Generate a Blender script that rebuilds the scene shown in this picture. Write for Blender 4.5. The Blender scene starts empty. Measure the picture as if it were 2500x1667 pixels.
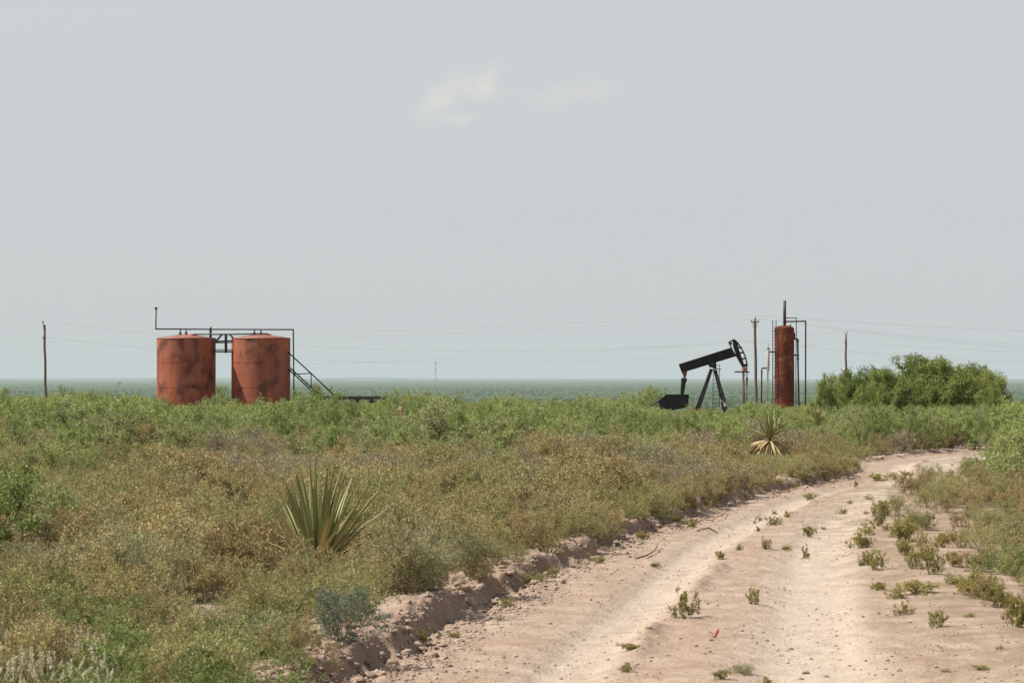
import bpy, math, random
import numpy as np
from mathutils import Vector, Matrix, Quaternion

R = math.radians
rng = np.random.default_rng(7)
random.seed(7)
scene = bpy.context.scene
COL = scene.collection

# ------------------------------------------------------------------ camera, sky, sun, exposure
F = 6500.0      # focal length in photograph pixels (2500 px wide)
H0 = 2.2        # eye height above the road
EYE = 920.0     # eye level in the photograph

cam_d = bpy.data.cameras.new("camera")
cam_d.sensor_width = 36.0
cam_d.lens = 36.0 * F / 2500.0
cam_d.clip_start = 0.5
cam_d.clip_end = 90000.0
cam_d.dof.use_dof = True
cam_d.dof.focus_distance = 110.0
cam_d.dof.aperture_fstop = 11.0
cam = bpy.data.objects.new("camera", cam_d)
cam.location = (0, 0, H0)
cam.rotation_euler = (R(90) + math.atan((EYE - 833.5) / F), 0, 0)
COL.objects.link(cam)
scene.camera = cam

SUN_EL, SUN_AZ = 51.0, -90.0         # azimuth clockwise from +Y (view direction): left and a little behind the tanks
sd = Vector((math.sin(R(SUN_AZ)) * math.cos(R(SUN_EL)), math.cos(R(SUN_AZ)) * math.cos(R(SUN_EL)), math.sin(R(SUN_EL))))
sun_d = bpy.data.lights.new("sun", 'SUN')
sun_d.energy = 5.0
sun_d.angle = R(0.6)
sun_d.color = (1.0, 0.95, 0.87)
sun = bpy.data.objects.new("sun", sun_d)
sun.rotation_euler = sd.to_track_quat('Z', 'Y').to_euler()
sun.location = (-60, 20, 90)
COL.objects.link(sun)

world = bpy.data.worlds.new("World")
scene.world = world
world.use_nodes = True
wt = world.node_tree
wt.nodes.clear()
def wn(t, **kw):
    n = wt.nodes.new(t)
    for k, v in kw.items(): setattr(n, k, v)
    return n
def wmath(op, a, b=None, clamp=False):
    n = wn('ShaderNodeMath', operation=op, use_clamp=clamp)
    for i, v in enumerate((a, b)):
        if v is None: continue
        if isinstance(v, (int, float)): n.inputs[i].default_value = v
        else: wt.links.new(v, n.inputs[i])
    return n.outputs[0]
sky = wn('ShaderNodeTexSky', sky_type='NISHITA')
sky.sun_disc = False
sky.sun_elevation = R(SUN_EL)
sky.sun_rotation = R(SUN_AZ)
sky.altitude = 800
sky.air_density = 1.0
sky.dust_density = 1.0
sky.ozone_density = 1.0
hsv = wn('ShaderNodeHueSaturation')          # hot hazy air: a paler, greyer sky everywhere
hsv.inputs['Saturation'].default_value = 0.35
wt.links.new(sky.outputs[0], hsv.inputs['Color'])
hz = wn('ShaderNodeMix', data_type='RGBA')   # milky veil over the whole dome
hz.inputs[7].default_value = (3.69, 3.88, 3.95, 1)
wt.links.new(hsv.outputs[0], hz.inputs[6])
tc = wn('ShaderNodeTexCoord')
sep = wn('ShaderNodeSeparateXYZ')
wt.links.new(tc.outputs['Generated'], sep.inputs[0])
hzf = wmath('MULTIPLY', sep.outputs[2], 2.6)      # haze is thick at the horizon and thins towards the zenith, the same all round
hzf = wmath('POWER', 2.718, wmath('MULTIPLY', wmath('MULTIPLY', hzf, hzf), -1.0))
wt.links.new(wmath('ADD', wmath('MULTIPLY', hzf, 0.80), 0.10), hz.inputs[0])
yy = wmath('MAXIMUM', sep.outputs[1], 0.02)
az = wmath('DIVIDE', sep.outputs[0], yy)
el = wmath('DIVIDE', sep.outputs[2], yy)
no = wn('ShaderNodeTexNoise')
no.inputs['Scale'].default_value = 95.0
no.inputs['Detail'].default_value = 8.0
no.inputs['Roughness'].default_value = 0.62
wt.links.new(tc.outputs['Generated'], no.inputs['Vector'])
total = None
for cx, cy, rx, ry, tilt in ((1075, 235, 72, 40, 0.75), (1165, 196, 75, 26, 0.45), (1175, 215, 60, 34, 0.1), (1335, 236, 70, 32, 0.1), (1420, 222, 90, 30, 0.0), (1130, 290, 60, 14, 0.0)):
    a = wmath('SUBTRACT', az, (cx - 1250) / F); b = wmath('SUBTRACT', el, (EYE - cy) / F)
    ct, st = math.cos(tilt), math.sin(tilt)
    u = wmath('ADD', wmath('MULTIPLY', a, ct), wmath('MULTIPLY', b, st))
    v = wmath('SUBTRACT', wmath('MULTIPLY', b, ct), wmath('MULTIPLY', a, st))
    u = wmath('MULTIPLY', u, F / rx); v = wmath('MULTIPLY', v, F / ry)
    d = wmath('ADD', wmath('MULTIPLY', u, u), wmath('MULTIPLY', v, v))
    g = wmath('POWER', 2.718, wmath('MULTIPLY', d, -1.3))
    total = g if total is None else wmath('MAXIMUM', total, g)
nr = wn('ShaderNodeMapRange')
nr.inputs[1].default_value = 0.34; nr.inputs[2].default_value = 0.62
wt.links.new(no.outputs[0], nr.inputs[0])
mask = wmath('MULTIPLY', wmath('MULTIPLY', total, nr.outputs[0]), 0.75, True)
cl = wn('ShaderNodeMix', data_type='RGBA')
cl.inputs[7].default_value = (4.95, 4.82, 4.45, 1)
wt.links.new(mask, cl.inputs[0])
wt.links.new(hz.outputs[2], cl.inputs[6])
bg = wn('ShaderNodeBackground')
bg.inputs[1].default_value = 0.1
wt.links.new(cl.outputs[2], bg.inputs[0])
wo = wn('ShaderNodeOutputWorld')
wt.links.new(bg.outputs[0], wo.inputs[0])

vs = scene.view_settings
vs.view_transform = 'Standard'; vs.look = 'None'; vs.exposure = 0.6; vs.gamma = 1.0; vs.use_curve_mapping = False
scene.render.engine = 'CYCLES'
cy = scene.cycles
cy.max_bounces = 4; cy.diffuse_bounces = 2; cy.glossy_bounces = 2; cy.transmission_bounces = 3
cy.volume_bounces = 1; cy.transparent_max_bounces = 4
cy.use_denoising = True
cy.denoiser = 'OPENIMAGEDENOISE'; cy.denoising_input_passes = 'RGB_ALBEDO_NORMAL'; cy.denoising_prefilter = 'ACCURATE'; cy.denoising_quality = 'HIGH'
cy.caustics_reflective = False; cy.caustics_refractive = False

# ------------------------------------------------------------------ materials
def mat(name):
    m = bpy.data.materials.new(name); m.use_nodes = True
    m.node_tree.nodes.clear()
    return m
class NT:
    def __init__(s, m): s.t = m.node_tree
    def n(s, t, ins=None, **kw):
        nd = s.t.nodes.new(t)
        for k, v in kw.items(): setattr(nd, k, v)
        for k, v in (ins or {}).items():
            if hasattr(v, 'bl_idname') or isinstance(v, bpy.types.NodeSocket): s.t.links.new(v, nd.inputs[k])
            else: nd.inputs[k].default_value = v
        return nd
    def ramp(s, fac, stops, interp='LINEAR'):
        r = s.n('ShaderNodeValToRGB', {0: fac}); r.color_ramp.interpolation = interp
        e = r.color_ramp.elements
        while len(e) < len(stops): e.new(0.5)
        for i, (p, c) in enumerate(stops):
            e[i].position = p; e[i].color = (*c, 1) if len(c) == 3 else c
        return r.outputs[0]
    def mix(s, fac, a, b, blend='MIX'):
        m = s.n('ShaderNodeMix', data_type='RGBA', blend_type=blend)
        for k, v in ((0, fac), (6, a), (7, b)):
            if isinstance(v, bpy.types.NodeSocket): s.t.links.new(v, m.inputs[k])
            elif k and len(v) == 3: m.inputs[k].default_value = (*v, 1)
            else: m.inputs[k].default_value = v
        return m.outputs[2]
    def math(s, op, a, b=0.0, clamp=False):
        return s.n('ShaderNodeMath', {0: a, 1: b}, operation=op, use_clamp=clamp).outputs[0]
    def noise(s, vec, scale, detail=4, rough=0.55, dist=0.0):
        i = {'Scale': scale, 'Detail': detail, 'Roughness': rough, 'Distortion': dist}
        if vec is not None: i['Vector'] = vec
        return s.n('ShaderNodeTexNoise', i).outputs[0]
    def obj(s, scale=(1, 1, 1), loc=(0, 0, 0)):
        c = s.n('ShaderNodeTexCoord')
        return s.n('ShaderNodeMapping', {0: c.outputs['Object'], 'Scale': scale, 'Location': loc}).outputs[0]
    def world_pos(s):
        return s.n('ShaderNodeNewGeometry').outputs['Position']
    def out(s, sh): s.n('ShaderNodeOutputMaterial', {0: sh})
    def principled(s, col, rough=0.7, spec=0.3, metal=0.0, normal=None):
        i = {'Base Color': col if isinstance(col, bpy.types.NodeSocket) else (*col, 1), 'Roughness': rough, 'Specular IOR Level': spec, 'Metallic': metal}
        if normal is not None: i['Normal'] = normal
        return s.n('ShaderNodeBsdfPrincipled', i).outputs[0]
    def bump(s, h, strength=0.5, dist=0.02):
        return s.n('ShaderNodeBump', {'Height': h, 'Strength': strength, 'Distance': dist}).outputs[0]

def leaf_mat(name, cols, trans=0.3, objvar=0.5, rough=0.65, spec=0.25, tint=None):
    m = mat(name); t = NT(m)
    isl = t.n('ShaderNodeNewGeometry').outputs['Random Per Island']
    ob = t.n('ShaderNodeObjectInfo').outputs['Random']
    f = t.math('ADD', t.math('MULTIPLY', isl, 1 - objvar), t.math('MULTIPLY', ob, objvar))
    n = len(cols)
    col = t.ramp(f, [(0.06 + 0.88 * i / (n - 1), c) for i, c in enumerate(cols)])
    if tint is not None:    # second, per-plant hue
        ob2 = t.math('FRACT', t.math('MULTIPLY', ob, 7.31))
        fac = t.ramp(ob2, [(0.45, (0, 0, 0)), (1.0, (1, 1, 1))])
        col = t.mix(t.math('MULTIPLY', fac, tint[0]), col, tint[1])
    p = t.principled(col, rough, spec)
    tr = t.n('ShaderNodeBsdfTranslucent', {0: col}).outputs[0]
    t.out(t.n('ShaderNodeMixShader', {0: trans, 1: p, 2: tr}).outputs[0])
    return m
def twig_mat(name, c0, c1):
    m = mat(name); t = NT(m)
    f = t.noise(t.obj((1, 1, 0.3)), 24, 3)
    isl = t.n('ShaderNodeNewGeometry').outputs['Random Per Island']
    f = t.math('ADD', t.math('MULTIPLY', f, 0.5), t.math('MULTIPLY', isl, 0.5))
    t.out(t.principled(t.ramp(f, [(0.2, c0), (0.8, c1)]), 0.85, 0.15))
    return m

M = {}
M['mesq'] = leaf_mat('mesquite_leaf', [(0.116, 0.154, 0.037), (0.209, 0.264, 0.073), (0.303, 0.358, 0.110), (0.407, 0.440, 0.171)], 0.38, 0.5, tint=(0.7, (0.285, 0.29, 0.15)))
M['mesq_tree'] = leaf_mat('mesquite_tree_leaf', [(0.095, 0.13, 0.032), (0.23, 0.28, 0.068), (0.37, 0.395, 0.115)], 0.40, 0.5)
M['brown'] = leaf_mat('tarbush_leaf', [(0.193, 0.127, 0.055), (0.319, 0.237, 0.101), (0.407, 0.330, 0.143), (0.495, 0.418, 0.204)], 0.27, 0.4, 0.6, 0.25, tint=(0.7, (0.30, 0.285, 0.13)))
M['olive'] = leaf_mat('olive_leaf', [(0.187, 0.182, 0.066), (0.314, 0.297, 0.110), (0.418, 0.396, 0.171)], 0.28, 0.45)
M['sage'] = leaf_mat('sage_leaf', [(0.20, 0.195, 0.085), (0.295, 0.29, 0.14), (0.39, 0.375, 0.205)], 0.25, 0.45)
M['teal'] = leaf_mat('blue_green_leaf', [(0.09, 0.125, 0.08), (0.16, 0.20, 0.135), (0.23, 0.265, 0.185)], 0.2, 0.3)
M['forb'] = leaf_mat('forb_leaf', [(0.115, 0.145, 0.040), (0.205, 0.245, 0.075), (0.30, 0.335, 0.13)], 0.35, 0.5)
M['weed'] = leaf_mat('weed_leaf', [(0.18, 0.155, 0.045), (0.30, 0.265, 0.08), (0.41, 0.35, 0.13)], 0.30, 0.4, 0.55, 0.25)
M['graytwig'] = leaf_mat('dry_sprig', [(0.20, 0.165, 0.10), (0.32, 0.27, 0.17), (0.42, 0.365, 0.245)], 0.15, 0.4)
M['straw'] = leaf_mat('straw', [(0.42, 0.38, 0.24), (0.60, 0.56, 0.40), (0.74, 0.70, 0.54)], 0.3, 0.3)
M['far'] = leaf_mat('far_shrub_leaf', [(0.10, 0.14, 0.05), (0.13, 0.175, 0.065), (0.16, 0.20, 0.08)], 0.4, 0.6)
M['bark'] = twig_mat('mesquite_bark', (0.035, 0.028, 0.022), (0.12, 0.10, 0.08))
M['twig'] = twig_mat('brown_twig', (0.13, 0.10, 0.065), (0.28, 0.225, 0.155))
M['deadwood'] = twig_mat('bleached_wood', (0.22, 0.19, 0.16), (0.48, 0.44, 0.39))
M['driedpod'] = twig_mat('dried_pod', (0.26, 0.15, 0.08), (0.62, 0.50, 0.33))
M['root'] = twig_mat('weathered_root', (0.07, 0.045, 0.03), (0.18, 0.13, 0.09))

def sand_mat(name, road):
    m = mat(name); t = NT(m)
    P = t.world_pos()
    big = t.noise(P, 0.35, 4, 0.6)
    mid = t.noise(P, 2.3, 5, 0.65)
    fine = t.noise(P, 26, 4, 0.75)
    col = t.ramp(mid, [(0.30, (0.250, 0.178, 0.131)), (0.5, (0.338, 0.256, 0.195)), (0.70, (0.425, 0.335, 0.263))])
    col = t.mix(t.ramp(big, [(0.35, (0, 0, 0)), (0.7, (0.55, 0.55, 0.55))]), col, (0.30, 0.203, 0.145))
    if road:
        pale = t.n('ShaderNodeAttribute', attribute_name='pale').outputs['Fac']
        pale = t.math('MULTIPLY', pale, t.ramp(mid, [(0.2, (0.45, 0.45, 0.45)), (0.7, (1, 1, 1))]))
        col = t.mix(pale, col, (0.46, 0.38, 0.305))
        clod = t.n('ShaderNodeAttribute', attribute_name='bank').outputs['Fac']
        col = t.mix(t.math('MULTIPLY', clod, 0.6), col, (0.255, 0.17, 0.122))
        lit = t.ramp(t.noise(P, 1.4, 5, 0.7), [(0.42, (0, 0, 0)), (0.62, (0.8, 0.8, 0.8))])
        ve = t.n('ShaderNodeAttribute', attribute_name='verge').outputs['Fac']
        col = t.mix(t.math('MULTIPLY', lit, ve), col, (0.19, 0.145, 0.09))
    else:
        lit = t.ramp(t.noise(P, 1.4, 5, 0.7), [(0.42, (0, 0, 0)), (0.62, (0.8, 0.8, 0.8))])
        col = t.mix(lit, col, (0.19, 0.145, 0.09))
    col = t.mix(t.ramp(fine, [(0.3, (0.65, 0.65, 0.65)), (0.5, (0, 0, 0))]), col, t.mix(0.42, col, (0.15, 0.10, 0.07)))
    vo = t.n('ShaderNodeTexVoronoi', {'Vector': P, 'Scale': 17.0, 'Randomness': 1.0})
    sp = t.math('MULTIPLY', t.ramp(vo.outputs['Distance'], [(0.10, (1, 1, 1)), (0.2, (0, 0, 0))]), t.ramp(t.n('ShaderNodeSeparateColor', {0: vo.outputs['Color']}).outputs[0], [(0.55, (0, 0, 0)), (0.6, (1, 1, 1))]))
    col = t.mix(t.math('MULTIPLY', sp, 0.6), col, t.mix(t.n('ShaderNodeSeparateColor', {0: vo.outputs['Color']}).outputs[1], (0.44, 0.36, 0.30), (0.18, 0.13, 0.10)))
    h = t.math('ADD', t.math('MULTIPLY', fine, 0.7), t.math('ADD', t.math('MULTIPLY', t.noise(P, 9, 4, 0.7), 1.0), t.math('MULTIPLY', sp, 0.5)))
    if not road:    # beyond the ridge: brush-covered plain, too far to tell plants apart
        py = t.n('ShaderNodeSeparateXYZ', {0: P}).outputs[1]
        far = t.ramp(t.math('DIVIDE', py, 1000.0), [(0.15, (0, 0, 0)), (0.3, (1, 1, 1))])
        n1 = t.noise(P, 0.05, 6, 0.7); n2 = t.noise(t.n('ShaderNodeMapping', {0: P, 'Scale': (0.35, 1.0, 1.0)}).outputs[0], 0.0030, 5, 0.65)
        fc = t.ramp(n1, [(0.3, (0.042, 0.066, 0.024)), (0.5, (0.055, 0.082, 0.030)), (0.7, (0.072, 0.096, 0.038))])
        fc = t.mix(t.ramp(n2, [(0.42, (0, 0, 0)), (0.62, (0.75, 0.75, 0.75))]), fc, (0.035, 0.06, 0.026))
        col = t.mix(far, col, fc)
    t.out(t.principled(col, 0.95, 0.1, 0.0, t.bump(h, 0.8, 0.035)))
    return m
M['sand'] = sand_mat('sandy_ground', False)
M['road'] = sand_mat('sandy_track', True)
def stone_mat():
    m = mat('caliche_stone'); t = NT(m)
    ob = t.n('ShaderNodeObjectInfo').outputs['Random']
    isl = t.n('ShaderNodeNewGeometry').outputs['Random Per Island']
    f = t.math('FRACT', t.math('ADD', ob, isl))
    n = t.noise(t.obj(), 14, 4)
    c = t.ramp(f, [(0.0, (0.22, 0.155, 0.115)), (0.4, (0.32, 0.235, 0.18)), (0.75, (0.40, 0.31, 0.245)), (1.0, (0.46, 0.38, 0.32))])
    t.out(t.principled(t.mix(t.math('MULTIPLY', n, 0.5), c, (0.22, 0.15, 0.11)), 0.95, 0.1, 0, t.bump(n, 0.4, 0.01)))
    return m
M['stone'] = stone_mat()
def hills_mat():
    m = mat('far_hills'); t = NT(m)
    n = t.noise(t.world_pos(), 0.003, 4)
    t.out(t.principled(t.ramp(n, [(0.35, (0.055, 0.08, 0.035)), (0.65, (0.11, 0.125, 0.06))]), 0.95, 0.05))
    return m
M['hill'] = hills_mat()

def rust_tank(name, seed, lo, hi):
    m = mat(name); t = NT(m)
    P = t.obj((1, 1, 1), (seed * 3.7, seed * 1.9, seed * 5.3))
    Pv = t.obj((1.3, 1.3, 0.22), (seed * 2.1, seed, seed * 3.0))
    fade = t.noise(P, 0.7, 4, 0.5)
    base = t.ramp(fade, [(0.3, (0.235, 0.056, 0.027)), (0.5, (0.255, 0.076, 0.042)), (0.68, (0.245, 0.108, 0.072))])
    blot = t.ramp(t.noise(t.obj((1, 1, 0.8), (seed * 9.1, 2, seed)), 1.45, 3, 0.5, 0.1), [(lo, (0, 0, 0)), (hi, (1, 1, 1))])
    streak = t.ramp(t.noise(Pv, 1.7, 4, 0.6), [(0.42, (0, 0, 0)), (0.66, (1, 1, 1))])
    dark = t.math('MULTIPLY', blot, t.math('ADD', t.math('MULTIPLY', streak, 0.35), 0.62))
    col = t.mix(dark, base, (0.066, 0.015, 0.009))
    orange = t.ramp(t.noise(t.obj((1.2, 1.2, 0.5), (seed, 7, 4)), 1.1, 3, 0.5), [(0.46, (0, 0, 0)), (0.66, (0.75, 0.75, 0.75))])
    col = t.mix(orange, col, (0.36, 0.088, 0.030))
    grime = t.ramp(t.noise(Pv, 3.6, 5, 0.7), [(0.5, (0, 0, 0)), (0.75, (0.55, 0.55, 0.55))])
    col = t.mix(grime, col, (0.12, 0.070, 0.048))
    n = t.noise(P, 22, 4, 0.7)
    t.out(t.principled(col, 0.62, 0.35, 0, t.bump(n, 0.12, 0.01)))
    return m
M['tankA'] = rust_tank('rusty_tank_paint_a', 1.0, 0.46, 0.58)
M['tankB'] = rust_tank('rusty_tank_paint_b', 2.3, 0.49, 0.66)
def roof_paint():
    m = mat('faded_red_roof'); t = NT(m)
    n = t.noise(t.obj(), 1.6, 5, 0.6)
    t.out(t.principled(t.ramp(n, [(0.3, (0.23, 0.085, 0.058)), (0.6, (0.29, 0.125, 0.092)), (0.8, (0.32, 0.16, 0.12))]), 0.6, 0.3))
    return m
M['roof'] = roof_paint()
def treater_mat():
    m = mat('heavy_rust'); t = NT(m)
    P = t.obj((1, 1, 0.45))
    a = t.noise(P, 1.5, 5, 0.6, 0.5)
    col = t.ramp(a, [(0.34, (0.026, 0.010, 0.007)), (0.46, (0.085, 0.019, 0.009)), (0.6, (0.14, 0.032, 0.013)), (0.75, (0.19, 0.055, 0.020))])
    bands = t.ramp(t.noise(t.obj((0.35, 0.35, 1.0), (3, 1, 5)), 1.15, 3, 0.5), [(0.53, (0, 0, 0)), (0.66, (1, 1, 1))])
    patch = t.ramp(t.noise(t.obj(), 2.6, 4, 0.6), [(0.42, (0, 0, 0)), (0.6, (1, 1, 1))])
    col = t.mix(t.math('MULTIPLY', bands, t.math('MULTIPLY', patch, 0.8)), col, (0.36, 0.135, 0.035))
    st = t.ramp(t.noise(t.obj((2.2, 2.2, 0.12)), 2.0, 4, 0.6), [(0.5, (0, 0, 0)), (0.7, (0.6, 0.6, 0.6))])
    col = t.mix(st, col, (0.085, 0.035, 0.022))
    t.out(t.principled(col, 0.8, 0.2, 0, t.bump(t.noise(t.obj(), 30, 4, 0.7), 0.2, 0.01)))
    return m
M['treater'] = treater_mat()
def metal(name, c0, c1, scale=4, rough=0.6, spec=0.35, bands=(0.35, 0.7)):
    m = mat(name); t = NT(m)
    n = t.noise(t.obj(), scale, 5, 0.65)
    t.out(t.principled(t.ramp(n, [(bands[0], c0), (bands[1], c1)]), rough, spec, 0, t.bump(n, 0.1, 0.01)))
    return m
M['black'] = metal('black_machine_paint', (0.011, 0.012, 0.014), (0.026, 0.026, 0.028), 3, 0.7, 0.22)
M['worn'] = metal('worn_black_paint', (0.02, 0.02, 0.022), (0.55, 0.53, 0.50), 3.2, 0.6, 0.3, (0.52, 0.6))
M['pipe'] = metal('dark_pipe', (0.022, 0.019, 0.018), (0.06, 0.045, 0.038), 6)
M['stack'] = metal('sooty_stack', (0.035, 0.022, 0.02), (0.085, 0.05, 0.042), 5)
M['beige'] = metal('beige_pipe_paint', (0.33, 0.27, 0.19), (0.48, 0.41, 0.30), 4)
M['orange'] = metal('orange_paint', (0.45, 0.10, 0.035), (0.66, 0.19, 0.08), 6)
M['rustpart'] = metal('rusty_steel', (0.13, 0.035, 0.02), (0.28, 0.085, 0.045), 6, 0.8)
M['white'] = metal('white_paint', (0.62, 0.61, 0.58), (0.80, 0.79, 0.77), 3)
M['redband'] = metal('red_tower_paint', (0.45, 0.10, 0.08), (0.55, 0.14, 0.10), 1)
M['tin'] = metal('weathered_tin', (0.20, 0.20, 0.21), (0.36, 0.35, 0.36), 3, 0.5)
M['wire'] = metal('wire', (0.16, 0.16, 0.165), (0.22, 0.22, 0.225), 1, 0.5)
M['glass'] = metal('grey_porcelain', (0.30, 0.31, 0.32), (0.42, 0.43, 0.44), 3, 0.3)
M['flag'] = metal('red_flagging', (0.75, 0.06, 0.05), (0.88, 0.10, 0.08), 30, 0.5)
def wood(name, c0, c1):
    m = mat(name); t = NT(m)
    n = t.noise(t.obj((6, 6, 0.35)), 3, 5, 0.65)
    t.out(t.principled(t.ramp(n, [(0.3, c0), (0.7, c1)]), 0.9, 0.1, 0, t.bump(n, 0.3, 0.02)))
    return m
M['pole'] = wood('brown_pole_wood', (0.10, 0.062, 0.045), (0.21, 0.145, 0.11))
M['greypole'] = wood('grey_pole_wood', (0.075, 0.06, 0.05), (0.17, 0.145, 0.125))
M['plank'] = wood('dark_plank', (0.02, 0.017, 0.016), (0.06, 0.048, 0.042))
def yucca_mat():
    m = mat('yucca_leaf'); t = NT(m)
    ob = t.n('ShaderNodeObjectInfo').outputs['Random']
    e = t.n('ShaderNodeAttribute', attribute_name='edge').outputs['Fac']
    l = t.n('ShaderNodeAttribute', attribute_name='along').outputs['Fac']
    col = t.ramp(ob, [(0.0, (0.15, 0.18, 0.065)), (0.5, (0.21, 0.225, 0.085)), (1.0, (0.29, 0.275, 0.105))])
    col = t.mix(t.math('MULTIPLY', t.math('POWER', e, 5.0), 0.8), col, (0.40, 0.37, 0.17))
    col = t.mix(t.ramp(l, [(0.75, (0, 0, 0)), (1.0, (0.6, 0.6, 0.6))]), col, (0.20, 0.12, 0.06))
    t.out(t.principled(col, 0.55, 0.25))
    return m
M['yucca'] = yucca_mat()
def dead_mat():
    m = mat('dead_yucca_leaf'); t = NT(m)
    ob = t.n('ShaderNodeObjectInfo').outputs['Random']
    t.out(t.principled(t.ramp(ob, [(0.0, (0.36, 0.25, 0.12)), (0.5, (0.48, 0.36, 0.19)), (1.0, (0.62, 0.51, 0.31))]), 0.8, 0.2))
    return m
M['deadleaf'] = dead_mat()

# ------------------------------------------------------------------ helpers
def mesh_np(name, verts, quads=None, tris=None, mats=(), mat_idx=None, smooth=False):
    me = bpy.data.meshes.new(name)
    verts = np.asarray(verts, dtype=np.float32).reshape(-1, 3)
    loops, starts, totals = [], [], []
    off = 0
    for arr, k in ((quads, 4), (tris, 3)):
        if arr is None or len(arr) == 0: continue
        arr = np.asarray(arr, dtype=np.int32).reshape(-1, k)
        loops.append(arr.ravel()); n = len(arr)
        starts.append(off + np.arange(n, dtype=np.int32) * k); totals.append(np.full(n, k, dtype=np.int32))
        off += n * k
    loops = np.concatenate(loops); starts = np.concatenate(starts); totals = np.concatenate(totals)
    me.vertices.add(len(verts)); me.vertices.foreach_set('co', verts.ravel())
    me.loops.add(len(loops)); me.loops.foreach_set('vertex_index', loops)
    me.polygons.add(len(starts)); me.polygons.foreach_set('loop_start', starts); me.polygons.foreach_set('loop_total', totals)
    for m in mats: me.materials.append(m)
    if mat_idx is not None: me.polygons.foreach_set('material_index', np.asarray(mat_idx, dtype=np.int32))
    if smooth: me.polygons.foreach_set('use_smooth', np.ones(len(starts), dtype=bool))
    me.update(calc_edges=True)
    return me

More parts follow.
